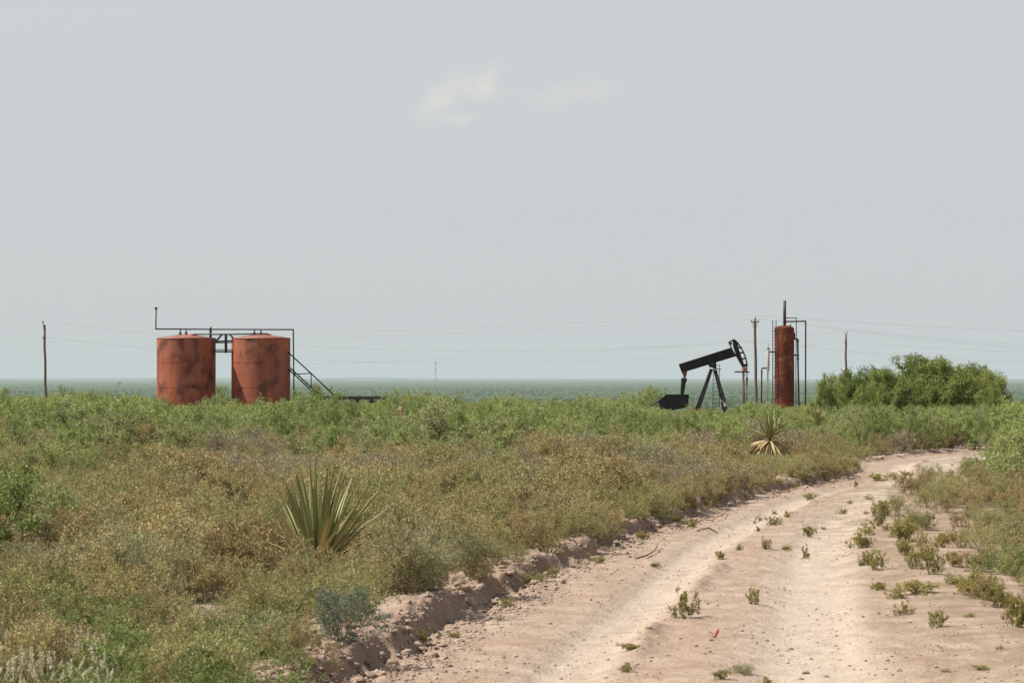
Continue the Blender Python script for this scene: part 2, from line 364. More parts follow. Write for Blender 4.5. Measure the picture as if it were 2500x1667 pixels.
class MB:
    """collects boxes, tubes and prisms into one mesh"""
    def __init__(s): s.v = []; s.f = []; s.sm = []
    def add(s, vs, fs, smooth=False):
        o = len(s.v); s.v += [tuple(v) for v in vs]
        for f in fs: s.f.append(tuple(i + o for i in f)); s.sm.append(smooth)
        return s
    def box(s, c, size, rot=None):
        hx, hy, hz_ = size[0] / 2, size[1] / 2, size[2] / 2
        vs = [Vector((x, y, z)) for x in (-hx, hx) for y in (-hy, hy) for z in (-hz_, hz_)]
        if rot is not None: vs = [rot @ v for v in vs]
        vs = [v + Vector(c) for v in vs]
        return s.add(vs, [(0, 1, 3, 2), (4, 6, 7, 5), (0, 4, 5, 1), (2, 3, 7, 6), (0, 2, 6, 4), (1, 5, 7, 3)])
    def bar(s, p0, p1, w, h):
        """rectangular bar from p0 to p1; w across (mostly Y), h in the other direction"""
        p0, p1 = Vector(p0), Vector(p1); d = (p1 - p0)
        L = d.length; d.normalize()
        side = Vector((0, 1, 0)) if abs(d.y) < 0.9 else Vector((1, 0, 0))
        up = d.cross(side).normalized(); side = up.cross(d).normalized()
        vs = []
        for p in (p0, p1):
            for a, b in ((-1, -1), (1, -1), (1, 1), (-1, 1)):
                vs.append(p + side * (a * w / 2) + up * (b * h / 2))
        return s.add(vs, [(3, 2, 1, 0), (4, 5, 6, 7), (0, 1, 5, 4), (1, 2, 6, 5), (2, 3, 7, 6), (3, 0, 4, 7)])
    def tube(s, pts, r, n=8, caps=True):
        pts = [Vector(p) for p in pts]
        rs = r if isinstance(r, (list, tuple)) else [r] * len(pts)
        vs = []; fs = []
        prev = None
        for i, p in enumerate(pts):
            if i == 0: d = pts[1] - pts[0]
            elif i == len(pts) - 1: d = pts[-1] - pts[-2]
            else: d = (pts[i + 1] - p).normalized() + (p - pts[i - 1]).normalized()
            if d.length < 1e-9: d = pts[i] - pts[i - 1]
            d.normalize()
            if prev is None:
                a = Vector((0, 0, 1)) if abs(d.z) < 0.9 else Vector((1, 0, 0))
                u = d.cross(a).normalized()
            else:
                u = (prev - d * prev.dot(d)).normalized()
            prev = u; w = d.cross(u)
            k = 1.0
            if 0 < i < len(pts) - 1:
                c = (pts[i] - pts[i - 1]).normalized().dot(d); k = 1.0 / max(0.6, c)
            for j in range(n):
                a = 2 * math.pi * j / n
                vs.append(p + (u * math.cos(a) + w * math.sin(a)) * rs[i] * (k if n > 3 else 1))
        for i in range(len(pts) - 1):
            for j in range(n):
                fs.append((i * n + j, i * n + (j + 1) % n, (i + 1) * n + (j + 1) % n, (i + 1) * n + j))
        s.add(vs, fs, n >= 6)
        if caps:
            o = len(s.v) - len(vs)
            s.f.append(tuple(o + j for j in reversed(range(n)))); s.sm.append(False)
            s.f.append(tuple(o + (len(pts) - 1) * n + j for j in range(n))); s.sm.append(False)
        return s
    def prism(s, poly, y0, y1):
        """poly: list of (x, z); extruded along y"""
        n = len(poly)
        vs = [(x, y0, z) for x, z in poly] + [(x, y1, z) for x, z in poly]
        fs = [tuple(range(n)), tuple(reversed(range(n, 2 * n)))]
        for i in range(n):
            j = (i + 1) % n
            fs.append((j, i, i + n, j + n))
        return s.add(vs, fs)
    def lathe(s, prof, n=48, c=(0, 0, 0)):
        """prof: list of (r, z) from bottom to top; r=0 gives a pole"""
        vs = []; rows = []
        for r, z in prof:
            if r < 1e-6: rows.append([len(vs)]); vs.append((c[0], c[1], c[2] + z))
            else:
                row = []
                for j in range(n):
                    a = 2 * math.pi * j / n
                    row.append(len(vs)); vs.append((c[0] + r * math.cos(a), c[1] + r * math.sin(a), c[2] + z))
                rows.append(row)
        fs = []
        for a, b in zip(rows, rows[1:]):
            for j in range(n):
                k = (j + 1) % n
                if len(a) == 1 and len(b) == 1: continue
                if len(a) == 1: fs.append((a[0], b[k], b[j]))
                elif len(b) == 1: fs.append((a[j], a[k], b[0]))
                else: fs.append((a[j], a[k], b[k], b[j]))
        return s.add(vs, fs, True)
    def mesh(s, name, m):
        me = bpy.data.meshes.new(name)
        me.from_pydata([tuple(v) for v in s.v], [], s.f)
        if m: me.materials.append(m)
        me.polygons.foreach_set('use_smooth', s.sm)
        me.update()
        return me
    def build(s, name, m, parent=None, bevel=0.0):
        o = bpy.data.objects.new(name, s.mesh(name, m))
        COL.objects.link(o)
        if parent is not None: o.parent = parent
        if bevel:
            b = o.modifiers.new('bevel', 'BEVEL'); b.width = bevel; b.segments = 2; b.limit_method = 'ANGLE'
        return o

def tag(o, label=None, cat=None, group=None, kind=None):
    for k, v in (('label', label), ('category', cat), ('group', group), ('kind', kind)):
        if v: o[k] = v
    return o
def thing(name, label, cat, loc=(0, 0, 0), rz=0.0, group=None):
    o = bpy.data.objects.new(name, None); COL.objects.link(o)
    o.empty_display_size = 0.2
    o.location = loc; o.rotation_euler = (0, 0, rz)
    return tag(o, label, cat, group)
def link_mesh(name, me, parent=None):
    o = bpy.data.objects.new(name, me); COL.objects.link(o)
    if parent is not None: o.parent = parent
    return o
def at(px, py, Y): return Vector(((px - 1250) / F * Y, Y, H0 - (py - EYE) / F * Y))

# ------------------------------------------------------------------ terrain
BY = np.array([10, 17, 19.1, 22.3, 25.1, 28.6, 34, 38.6, 47.7, 55.4, 59.6, 64, 68, 75, 80, 90, 110, 140.])
BX = np.array([-2.3, -1.50, -1.16, -.76, -.30, .22, 1.1, 2.08, 4.06, 6.4, 7.7, 8.2, 8.9, 11.4, 14, 20, 33, 55.])
RY = np.array([10, 17, 23, 28.6, 34.9, 43, 50, 56, 61, 66, 75, 90, 110, 140.])
RX = np.array([5.5, 5.0, 4.7, 5.0, 5.6, 6.3, 7.3, 8.6, 10.4, 12.0, 15.0, 24, 37, 60.])
def bank_x(Y): return np.interp(Y, BY, BX)
def right_x(Y): return np.interp(Y, RY, RX)
def smooth(a, b, x):
    t = np.clip((x - a) / (b - a), 0, 1); return t * t * (3 - 2 * t)
_perm = np.random.default_rng(3).random((64, 64))
def vnoise(x, y):
    xi = np.floor(x).astype(int); yi = np.floor(y).astype(int)
    fx = x - xi; fy = y - yi
    fx = fx * fx * (3 - 2 * fx); fy = fy * fy * (3 - 2 * fy)
    g = lambda a, b: _perm[a % 64, b % 64]
    return (g(xi, yi) * (1 - fx) + g(xi + 1, yi) * fx) * (1 - fy) + (g(xi, yi + 1) * (1 - fx) + g(xi + 1, yi + 1) * fx) * fy
def fbm(x, y, o=4, gain=0.5):
    r = 0; a = 1; s = 0
    for i in range(o):
        r = r + a * vnoise(x * 2 ** i + 17 * i, y * 2 ** i + 5 * i); s += a; a *= gain
    return r / s - 0.5
def base_z(X, Y):
    """terrain without the cut of the track"""
    X = np.asarray(X, float); Y = np.asarray(Y, float)
    left = 1 - smooth(0, 6.0, X - bank_x(Y))
    z = 0.13 * left * (1 - smooth(60, 90, Y)) + 0.0
    z = z - 0.25 * smooth(90, 160, Y) - 0.9 * smooth(165, 215, Y)
    z = z - 26.5 * smooth(200, 1050, Y)
    z = z + 0.16 * fbm(X * 0.25, Y * 0.25, 3) * (1 - smooth(300, 600, Y))
    z = z + 9.0 * fbm(X / 2600.0 + 3, Y / 2600.0, 3) * smooth(2500, 6000, Y)
    return z
def road_profile(X, Y):
    """height of the cut track, relative to the world; only meaningful near the track"""
    w = bank_x(Y) + 0.16 * fbm(Y * 1.1, Y * 0 + 3.3, 3) * 2 + 0.13 * fbm(Y * 3.1 + X * 0.5, X * 0.9 + 9, 3) * 2
    t = X - w
    bankH = (0.15 + 0.025 * (1 - smooth(26, 40, Y))) * (1 - smooth(57, 63, Y)) * (0.8 + 0.8 * (fbm(Y * 0.9, Y * 0 + 8.1, 2) + 0.15))
    g = base_z(X, Y)
    floor = 0.0 + 0.03 * fbm(X * 0.7, Y * 0.5, 3)
    # wheel tracks
    r1 = np.interp(Y, [17, 22, 29, 39, 48, 60, 80], [1.5, 1.45, 1.4, 1.15, 1.0, 1.0, 1.2])
    r2 = np.interp(Y, [17, 22, 29, 38, 49, 61, 80], [3.4, 3.25, 3.0, 2.65, 2.35, 2.2, 2.4])
    d1 = (X - bank_x(Y) - r1); d2 = (X - bank_x(Y) - r2)
    floor = floor - 0.06 * np.exp(-(d1 / 0.27) ** 4) - 0.05 * np.exp(-(d2 / 0.40) ** 4) + 0.02 * np.exp(-((X - bank_x(Y) - (r1 + r2) / 2) / 0.35) ** 2)
    mid = (r1 + r2) / 2 - 0.30
    floor = floor + (0.05 + 0.09 * fbm(X * 6, Y * 5, 3, 0.7)) * np.exp(-((X - bank_x(Y) - r1 - 0.44 - 0.1 * fbm(Y * 1.3, Y * 0 + 4, 3)) / 0.10) ** 2) * smooth(-0.12, 0.25, fbm(Y * 0.5, Y * 0, 3))
    # bank face
    f = smooth(-0.11, 0.04, t)
    berm = 0.05 * np.exp(-((t + 0.34) / 0.22) ** 2) * (1 - smooth(55, 62, Y))
    top = np.maximum(g, bankH) + berm
    z = top * (1 - f) + floor * f
    # crumbled clods at the foot and on the face
    foot = np.exp(-((t - 0.02) / 0.28) ** 2)
    z = z + foot * 0.10 * np.maximum(0, fbm(X * 5.5, Y * 4.5, 3)) * 2
    face = np.exp(-((t + 0.08) / 0.22) ** 2) * (Y < 63)
    z = z + (0.22 + 0.78 * np.exp(-((t + 0.1) / 0.45) ** 2)) * 0.028 * fbm(X * 9, Y * 7, 3) * 2 + face * 0.15 * fbm(X * 5 + 31, Y * 4, 4, 0.7)
    z = z + 0.018 * fbm(X * 3.3 + 5, Y * 2.2, 4, 0.6) * 2 * f + 0.016 * fbm(X * 12, Y * 7, 4, 0.75) * 2 * f * (1 - 0.7 * np.exp(-(d1 / 0.3) ** 4) - 0.7 * np.exp(-(d2 / 0.45) ** 4))
    # meets the ground sheet at both margins
    aL = smooth(-1.1, -0.55, t); aR = 1 - smooth(-1.4, -0.4, X - right_x(Y))
    m = aL * aR
    z = z * m + (g + 0.006) * (1 - m)
    e = np.clip(1 - np.minimum(aL, 1), 0, 1)
    return z, t, d1, d2
def gz(X, Y):
    X = np.asarray(X, float); Y = np.asarray(Y, float)
    z = base_z(X, Y)
    zr, t, _, _ = road_profile(X, Y)
    on = (t > -1.1) & (X < right_x(Y) - 0.4) & (Y < 100)
    return np.where(on, zr, z)

# the ground sheet, sunk below the track where the track runs
xs = np.concatenate([-np.geomspace(16000, 40, 46), np.arange(-39, -16, 0.8), np.arange(-16, 22, 0.16), np.arange(22, 45, 0.8), np.geomspace(46, 16000, 46)])
ys = np.concatenate([np.arange(-60, 12, 6), np.arange(12, 60, 0.16), np.arange(60, 120, 0.6), np.arange(120, 260, 2.0), np.geomspace(262, 31000, 110)])
GX, GY = np.meshgrid(xs, ys)
GZ = base_z(GX, GY)
inner = smooth(-1.0, -0.75, GX - bank_x(GY)) * (1 - smooth(-0.8, -0.5, GX - right_x(GY))) * (GY < 92)
GZ = GZ - 0.5 * inner
nx, ny = len(xs), len(ys)
idx = np.arange(nx * ny).reshape(ny, nx)
q = np.stack([idx[:-1, :-1], idx[:-1, 1:], idx[1:, 1:], idx[1:, :-1]], -1).reshape(-1, 4)
g = link_mesh('ground', mesh_np('ground', np.stack([GX, GY, GZ], -1).reshape(-1, 3), q, mats=[M['sand']], smooth=True))
tag(g, kind='structure')

# the dirt track, a strip that follows its own bends
ys = np.concatenate([np.arange(13, 40, 0.06), np.arange(40, 66, 0.12), np.arange(66, 96, 0.35)])
tl = np.concatenate([np.concatenate([np.arange(-1.15, -0.45, 0.06), np.arange(-0.45, 0.42, 0.022), np.arange(0.42, 0.6, 0.045)]), np.linspace(0.6, 1.0, 8)])      # offsets from the bank, then fractions to the right edge
fr = np.linspace(0, 1, 130)[1:]
YY = np.repeat(ys[:, None], len(tl) + len(fr), 1)
bx = bank_x(ys)[:, None]; rx = right_x(ys)[:, None]
XX = np.concatenate([bx + tl[None, :], bx + 1.0 + (rx - bx - 1.0) * fr[None, :]], 1)
ZZ, T, D1, D2 = road_profile(XX, YY)
ZZ = ZZ - 0.05 * smooth(-0.32, 0.0, XX - right_x(YY)) - 0.05 * (1 - smooth(-1.15, -1.02, XX - bank_x(YY)))     # both margins dip under the ground sheet
n0, n1 = XX.shape
idx = np.arange(n0 * n1).reshape(n0, n1)
q = np.stack([idx[:-1, :-1], idx[:-1, 1:], idx[1:, 1:], idx[1:, :-1]], -1).reshape(-1, 4)
me = mesh_np('dirt_road', np.stack([XX, YY, ZZ], -1).reshape(-1, 3), q, mats=[M['road']], smooth=True)
pale = np.exp(-(D1 / 0.34) ** 4) * 0.85 + np.exp(-(D2 / 0.52) ** 4)
at_ = me.attributes.new('pale', 'FLOAT', 'POINT'); at_.data.foreach_set('value', np.clip(pale, 0, 1).ravel().astype(np.float32))
bank = np.exp(-((T + 0.12) / 0.2) ** 2) * (YY < 62)
at_ = me.attributes.new('bank', 'FLOAT', 'POINT'); at_.data.foreach_set('value', bank.ravel().astype(np.float32))
verge = np.maximum(smooth(-1.9, -0.7, XX - right_x(YY)), 1 - smooth(-0.9, -0.4, T))
at_ = me.attributes.new('verge', 'FLOAT', 'POINT'); at_.data.foreach_set('value', verge.ravel().astype(np.float32))
tag(link_mesh('dirt_road', me), kind='structure')

# low hills on the skyline
hv, hq = [], []
hxs = np.linspace(-9000, 9000, 240)
hh = 10 + 16 * np.maximum(0, fbm(hxs / 900.0, hxs * 0 + 2.2, 4) + 0.1) + 10 * np.exp(-((hxs + 1350) / 420) ** 2) - 0.0011 * hxs
rows = [(-700, -1.0), (-250, 0.55), (0, 1.0), (300, 0.6), (900, -1.0)]
for dy, k in rows:
    for x, h in zip(hxs, hh): hv.append((x, 24000 + dy + 120 * math.sin(x / 700), -26 + (h * k if k > 0 else -14)))
n = len(hxs)
for r_ in range(len(rows) - 1):
    for i in range(n - 1): hq.append((r_ * n + i, r_ * n + i + 1, (r_ + 1) * n + i + 1, (r_ + 1) * n + i))
tag(link_mesh('hills', mesh_np('hills', hv, hq, mats=[M['hill']], smooth=True)), kind='structure')

# hazy summer air
hb = MB().box((0, 15200, 15), (34000, 33000, 170))
hz_o = hb.build('haze', None)
hm = mat('haze_air'); t = NT(hm)
pv = t.n('ShaderNodeVolumePrincipled', {'Color': (0.59, 0.68, 0.74, 1), 'Density': 0.000048, 'Anisotropy': 0.0})
t.t.links.new(pv.outputs[0], t.n('ShaderNodeOutputMaterial').inputs['Volume'])
hz_o.data.materials.append(hm)
tag(hz_o, kind='stuff')

# ------------------------------------------------------------------ plants: building blocks
def unit(v): return v / (np.linalg.norm(v, axis=-1, keepdims=True) + 1e-9)
def leaf_quads(pos, dirs, L, W, r):
    """one rhombic leaf per point"""
    n = len(pos)
    rnd = unit(r.normal(size=(n, 3)))
    side = unit(np.cross(dirs, rnd))
    L = np.broadcast_to(L, (n,))[:, None]; W = np.broadcast_to(W, (n,))[:, None]
    mid = pos + dirs * L * 0.5
    v = np.stack([pos, mid + side * W * 0.5, pos + dirs * L, mid - side * W * 0.5], 1).reshape(-1, 3)
    return v, np.arange(n * 4).reshape(n, 4)
def seg_tubes(segs, sides=3):
    """segs: (p0, p1, r0, r1) -> open tubes"""
    P0 = np.array([s[0] for s in segs]); P1 = np.array([s[1] for s in segs])
    R0 = np.array([s[2] for s in segs]); R1 = np.array([s[3] for s in segs])
    d = unit(P1 - P0)
    a = np.where(np.abs(d[:, 2:3]) < 0.9, np.array([[0, 0, 1.0]]), np.array([[1.0, 0, 0]]))
    u = unit(np.cross(d, a)); w = np.cross(d, u)
    n = len(segs); vs = np.zeros((n, 2 * sides, 3))
    for j in range(sides):
        c, s_ = math.cos(2 * math.pi * j / sides), math.sin(2 * math.pi * j / sides)
        o = u * c + w * s_
        vs[:, j] = P0 + o * R0[:, None]; vs[:, sides + j] = P1 + o * R1[:, None]
    q = []
    b = np.arange(n)[:, None] * 2 * sides
    for j in range(sides):
        k = (j + 1) % sides
        q.append(np.concatenate([b + j, b + k, b + sides + k, b + sides + j], 1))
    return vs.reshape(-1, 3), np.concatenate(q, 0)
def grow(r, H, stems, tilt, stem_len, kids, kid_len, twigs, twig_len, rad, base_r=0.08, up=0.5, droop=0.0, asym=0.0, tuft=0.25):
    """branching plant: returns segments and terminal twigs (p0, p1)"""
    segs, tw = [], []
    bias = unit(np.array([r.normal(), r.normal(), 0.0])) * asym
    for i in range(stems):
        a = 2 * math.pi * (i + r.uniform(-0.4, 0.4)) / stems
        ti = r.uniform(*tilt)
        d = np.array([math.cos(a) * math.sin(ti), math.sin(a) * math.sin(ti), math.cos(ti)]) + bias
        d = unit(d)
        p = np.array([math.cos(a), math.sin(a), 0]) * base_r * r.uniform(0.2, 1)
        p[2] = -0.05
        L = H * r.uniform(*stem_len); n = 4
        pts = [p]
        for k in range(n):
            d = unit(d + np.array([0, 0, up * 0.12]) + r.normal(size=3) * 0.16)
            p = p + d * L / n; pts.append(p)
        for k in range(n): segs.append((pts[k], pts[k + 1], rad * (1 - 0.18 * k), rad * (1 - 0.18 * (k + 1))))
        for c in range(kids):
            f = r.uniform(0.3, 1.0) if c else 1.0
            j = min(n - 1, int(f * n)); b = pts[j] + (pts[j + 1] - pts[j]) * (f * n - j)
            dd = unit(unit(pts[j + 1] - pts[j]) * 0.7 + r.normal(size=3) * 0.75 + np.array([0, 0, 0.25]))
            l = H * r.uniform(*kid_len) * (1.15 - 0.4 * f)
            m1 = b + dd * l * 0.5; e = m1 + unit(dd + r.normal(size=3) * 0.3 + np.array([0, 0, 0.15 - droop])) * l * 0.5
            segs.append((b, m1, rad * 0.42, rad * 0.3)); segs.append((m1, e, rad * 0.3, rad * 0.18))
            for w in range(twigs):
                g_ = r.uniform(tuft, 1.0) if w else 1.0
                bb = b + (m1 - b) * min(1, 2 * g_) if g_ < 0.5 else m1 + (e - m1) * (2 * g_ - 1)
                d3 = unit(dd * 0.5 + r.normal(size=3) * 0.8 + np.array([0, 0, 0.2 - droop]))
                e3 = bb + d3 * H * r.uniform(*twig_len)
                e3[2] = max(e3[2], 0.02)
                segs.append((bb, e3, rad * 0.16, rad * 0.09)); tw.append((bb, e3))
    return segs, tw
def foliage(r, tw, per, L, W, spread, droop=0.2, along=0.4, keep=1.0):
    P0 = np.array([t_[0] for t_ in tw]); P1 = np.array([t_[1] for t_ in tw])
    if keep < 1:
        k = r.random(len(P0)) < keep; P0, P1 = P0[k], P1[k]
    n = len(P0) * per
    f = r.uniform(0.05, 1.05, (len(P0), per, 1))
    pos = (P0[:, None] + (P1 - P0)[:, None] * f).reshape(-1, 3) + r.normal(size=(n, 3)) * spread
    d = np.repeat(unit(P1 - P0), per, 0)
    dirs = unit(d * along + r.normal(size=(n, 3)) * 0.6 + np.array([0, 0, -droop]))
    pos[:, 2] = np.maximum(pos[:, 2], 0.01)
    return leaf_quads(pos, dirs, r.uniform(L[0], L[1], n), r.uniform(W[0], W[1], n), r)

PROTO_COL = bpy.data.collections.new('plant_sources')
class Plant:
    """a kind of plant: part meshes for individuals, and joined meshes for mass planting"""
    def __init__(s, kind): s.kind = kind; s.variants = []; s.col = bpy.data.collections.new(kind + '_sources')
    def add(s, parts, height, radius):
        """parts: list of (part name, verts, quads, material); the plant is scaled to its height and radius"""
        fv = np.concatenate([p_[1] for p_ in parts])
        kz = height / np.percentile(fv[:, 2], 99.3); kr = radius / np.percentile(np.hypot(fv[:, 0], fv[:, 1]), 95)
        parts = [(a_, v_ * np.array([kr, kr, kz]), q_, m_) for a_, v_, q_, m_ in parts]
        ms = []
        vs, qs, mi = [], [], []; off = 0
        for k, (pn, v, q_, m) in enumerate(parts):
            ms.append((pn, mesh_np(s.kind + '_' + pn, v, q_, mats=[m])))
            vs.append(v); qs.append(np.asarray(q_) + off); mi.append(np.full(len(q_), k)); off += len(v)
        joined = mesh_np(s.kind + '_whole', np.concatenate(vs), np.concatenate(qs), mats=[p[3] for p in parts], mat_idx=np.concatenate(mi))
        o = bpy.data.objects.new(f'{s.kind}_{len(s.variants):02d}', joined); s.col.objects.link(o)
        s.variants.append((ms, height, radius))
def plant_one(P, vi, loc, rz, sc, name, label, cat, group, squash=1.0):
    ms, _, _ = P.variants[vi % len(P.variants)]
    root = thing(name, label, cat, loc, rz, group)
    root.scale = (sc, sc, sc * squash)
    for pn, me in ms:
        o = bpy.data.objects.new(pn, me); COL.objects.link(o); o.parent = root
    return root
def plant_mass(P, name, pts, label, cat, kind='stuff'):
    """pts: rows of x, y, z, rz, scale, variant, squash -> one object, instanced by geometry nodes"""
    pts = np.asarray(pts, float)
    me = bpy.data.meshes.new(name)
    me.vertices.add(len(pts)); me.vertices.foreach_set('co', pts[:, :3].astype(np.float32).ravel())
    rot = np.zeros((len(pts), 3), np.float32); rot[:, 2] = pts[:, 3]
    a = me.attributes.new('rot', 'FLOAT_VECTOR', 'POINT'); a.data.foreach_set('vector', rot.ravel())
    scl = np.stack([pts[:, 4], pts[:, 4], pts[:, 4] * pts[:, 6]], 1).astype(np.float32)
    a = me.attributes.new('scl', 'FLOAT_VECTOR', 'POINT'); a.data.foreach_set('vector', scl.ravel())
    a = me.attributes.new('vidx', 'INT', 'POINT'); a.data.foreach_set('value', pts[:, 5].astype(np.int32))
    o = bpy.data.objects.new(name, me); COL.objects.link(o)
    ng = bpy.data.node_groups.new(name + '_nodes', 'GeometryNodeTree')
    ng.interface.new_socket('Geometry', in_out='INPUT', socket_type='NodeSocketGeometry')
    ng.interface.new_socket('Geometry', in_out='OUTPUT', socket_type='NodeSocketGeometry')
    N = ng.nodes.new; Lk = ng.links.new
    gi, go = N('NodeGroupInput'), N('NodeGroupOutput')
    ci = N('GeometryNodeCollectionInfo'); ci.inputs['Collection'].default_value = P.col
    ci.inputs['Separate Children'].default_value = True; ci.inputs['Reset Children'].default_value = True
    ip = N('GeometryNodeInstanceOnPoints'); ip.inputs['Pick Instance'].default_value = True
    def attr(nm, ty):
        n_ = N('GeometryNodeInputNamedAttribute'); n_.data_type = ty; n_.inputs['Name'].default_value = nm
        return n_.outputs['Attribute']
    Lk(gi.outputs[0], ip.inputs['Points']); Lk(ci.outputs[0], ip.inputs['Instance'])
    Lk(attr('vidx', 'INT'), ip.inputs['Instance Index'])
    e2r = N('FunctionNodeEulerToRotation'); Lk(attr('rot', 'FLOAT_VECTOR'), e2r.inputs[0]); Lk(e2r.outputs[0], ip.inputs['Rotation'])
    Lk(attr('scl', 'FLOAT_VECTOR'), ip.inputs['Scale'])
    Lk(ip.outputs[0], go.inputs[0])
    md = o.modifiers.new('planting', 'NODES'); md.node_group = ng
    return tag(o, label, cat, kind=kind)

mesquite = Plant('mesquite')
for i in range(8):
    r = np.random.default_rng(100 + i); H = 1.5
    segs, tw = grow(r, H, r.integers(5, 9), (0.1, 1.05), (0.45, 0.85), 4, (0.22, 0.42), 6, (0.07, 0.15), 0.016, 0.12, 0.6, 0.0, 0.15, 0.5)
    lv, lq = foliage(r, tw, 22, (0.05, 0.10), (0.016, 0.028), 0.030, 0.25)
    bv, bq = seg_tubes(segs)
    mesquite.add([('stems', bv, bq, M['bark']), ('foliage', lv, lq, M['mesq'])], H, 0.95 + 0.1 * (i % 3))
mtree = Plant('mesquite_tree')
for i in range(4):
    r = np.random.default_rng(170 + i); H = 3.0
    segs, tw = grow(r, H, 11, (0.1, 1.15), (0.40, 0.82), 8, (0.20, 0.36), 12, (0.05, 0.11), 0.04, 0.25, 0.25, 0.05, 0.1, 0.45)
    lv, lq = foliage(r, tw, 22, (0.06, 0.12), (0.020, 0.034), 0.05, 0.2)
    q4 = lv.reshape(-1, 4, 3); cen = q4.mean(1)          # rounds the crown off, leaving some sprigs
    rad_ = np.percentile(np.hypot(cen[:, 0], cen[:, 1]), 93); top_ = np.percentile(cen[:, 2], 98)
    e_ = np.sqrt((cen[:, 0] ** 2 + cen[:, 1] ** 2) / rad_ ** 2 + (np.maximum(cen[:, 2] - 0.3 * top_, 0) / (0.7 * top_)) ** 2)
    k_ = np.where((e_ > 0.92) & (e_ > 0.92 + 0.22 * vnoise(cen[:, 0] * 2.2 + 9, cen[:, 1] * 2.2 + i * 5)), r.uniform(0.70, 1.0, len(e_)) / e_, 1.0)
    lv = (q4 + (cen * (k_[:, None] - 1) * np.array([1, 1, 0.75]))[:, None]).reshape(-1, 3)
    inside = lambda p_: math.sqrt((p_[0] ** 2 + p_[1] ** 2) / rad_ ** 2 + (max(p_[2] - 0.3 * top_, 0) / (0.7 * top_)) ** 2) < 0.98
    segs = [sg for sg in segs if inside(sg[1])]
    bv, bq = seg_tubes(segs, 4)
    mtree.add([('trunk', bv, bq, M['bark']), ('crown', lv, lq, M['mesq_tree'])], H, 2.0)
tarbush = Plant('tarbush')
for i in range(7):
    r = np.random.default_rng(200 + i); H = 0.5
    segs, tw = grow(r, H, 15, (0.1, 1.25), (0.5, 0.8), 4, (0.2, 0.4), 4, (0.10, 0.2), 0.006, 0.07, 0.6)
    lv, lq = foliage(r, tw, 30, (0.011, 0.021), (0.007, 0.012), 0.012, -0.1)
    bv, bq = seg_tubes(segs)
    tarbush.add([('stems', bv, bq, M['twig']), ('foliage', lv, lq, M['brown'])], H, 0.40)
olive = Plant('olive_shrub')
for i in range(4):
    r = np.random.default_rng(250 + i); H = 0.55
    segs, tw = grow(r, H, 14, (0.1, 1.1), (0.5, 0.8), 4, (0.2, 0.4), 4, (0.12, 0.24), 0.006, 0.07, 0.6)
    lv, lq = foliage(r, tw, 24, (0.014, 0.028), (0.006, 0.011), 0.011, -0.2, 0.8)
    bv, bq = seg_tubes(segs)
    olive.add([('stems', bv, bq, M['twig']), ('foliage', lv, lq, M['olive'])], H, 0.42)
twiggy = Plant('twiggy_shrub')
for i in range(4):
    r = np.random.default_rng(300 + i); H = 0.55
    segs, tw = grow(r, H, 16, (0.1, 1.0), (0.5, 0.85), 6, (0.2, 0.45), 5, (0.12, 0.28), 0.006, 0.08, 0.6)
    lv, lq = foliage(r, tw, 12, (0.02, 0.05), (0.004, 0.008), 0.012, -0.2, 0.9)
    bv, bq = seg_tubes(segs)
    twiggy.add([('stems', bv, bq, M['twig']), ('sprigs', lv, lq, M['graytwig'])], H, 0.42)
def sprig_plant(kind, m, n, H, seed, per=16, Ls=(0.03, 0.06), Ws=(0.005, 0.009)):
    P = Plant(kind)
    for i in range(n):
        r = np.random.default_rng(seed + i)
        segs, tw = grow(r, H, 20, (0.05, 0.95), (0.65, 1.0), 5, (0.2, 0.4), 3, (0.12, 0.25), 0.006, 0.08, 0.7)
        lv, lq = foliage(r, tw, per, Ls, Ws, 0.010, -0.35, 1.2)
        bv, bq = seg_tubes(segs)
        P.add([('stems', bv, bq, M['twig']), ('foliage', lv, lq, m)], H, 0.38)
    return P
sage = sprig_plant('sage', M['sage'], 4, 0.6, 400)
teal = sprig_plant('blue_sage', M['teal'], 2, 0.5, 450, 18, (0.02, 0.045), (0.006, 0.012))
forb = Plant('forb')
for i in range(5):
    r = np.random.default_rng(500 + i); H = 0.35
    segs, tw = grow(r, H, 10, (0.1, 1.1), (0.6, 0.95), 4, (0.25, 0.45), 3, (0.12, 0.25), 0.004, 0.06, 0.6)
    lv, lq = foliage(r, tw, 9, (0.022, 0.042), (0.010, 0.018), 0.012, 0.0)
    bv, bq = seg_tubes(segs)
    forb.add([('stems', bv, bq, M['forb']), ('leaves', lv, lq, M['forb'])], H, 0.28)
weed = Plant('road_weed')
for i in range(6):
    r = np.random.default_rng(600 + i); H = 0.25
    segs, tw = grow(r, H, 8 + i % 3 * 3, (0.1, 0.95), (0.6, 1.0), 4, (0.2, 0.4), 3, (0.08, 0.2), 0.004, 0.03, 0.7)
    lv, lq = foliage(r, tw, 14, (0.016, 0.030), (0.008, 0.014), 0.008, -0.3, 0.8)
    bv, bq = seg_tubes(segs)
    weed.add([('stems', bv, bq, M['twig']), ('leaves', lv, lq, M['weed'])], H, 0.15)
grass = Plant('bristle_grass')
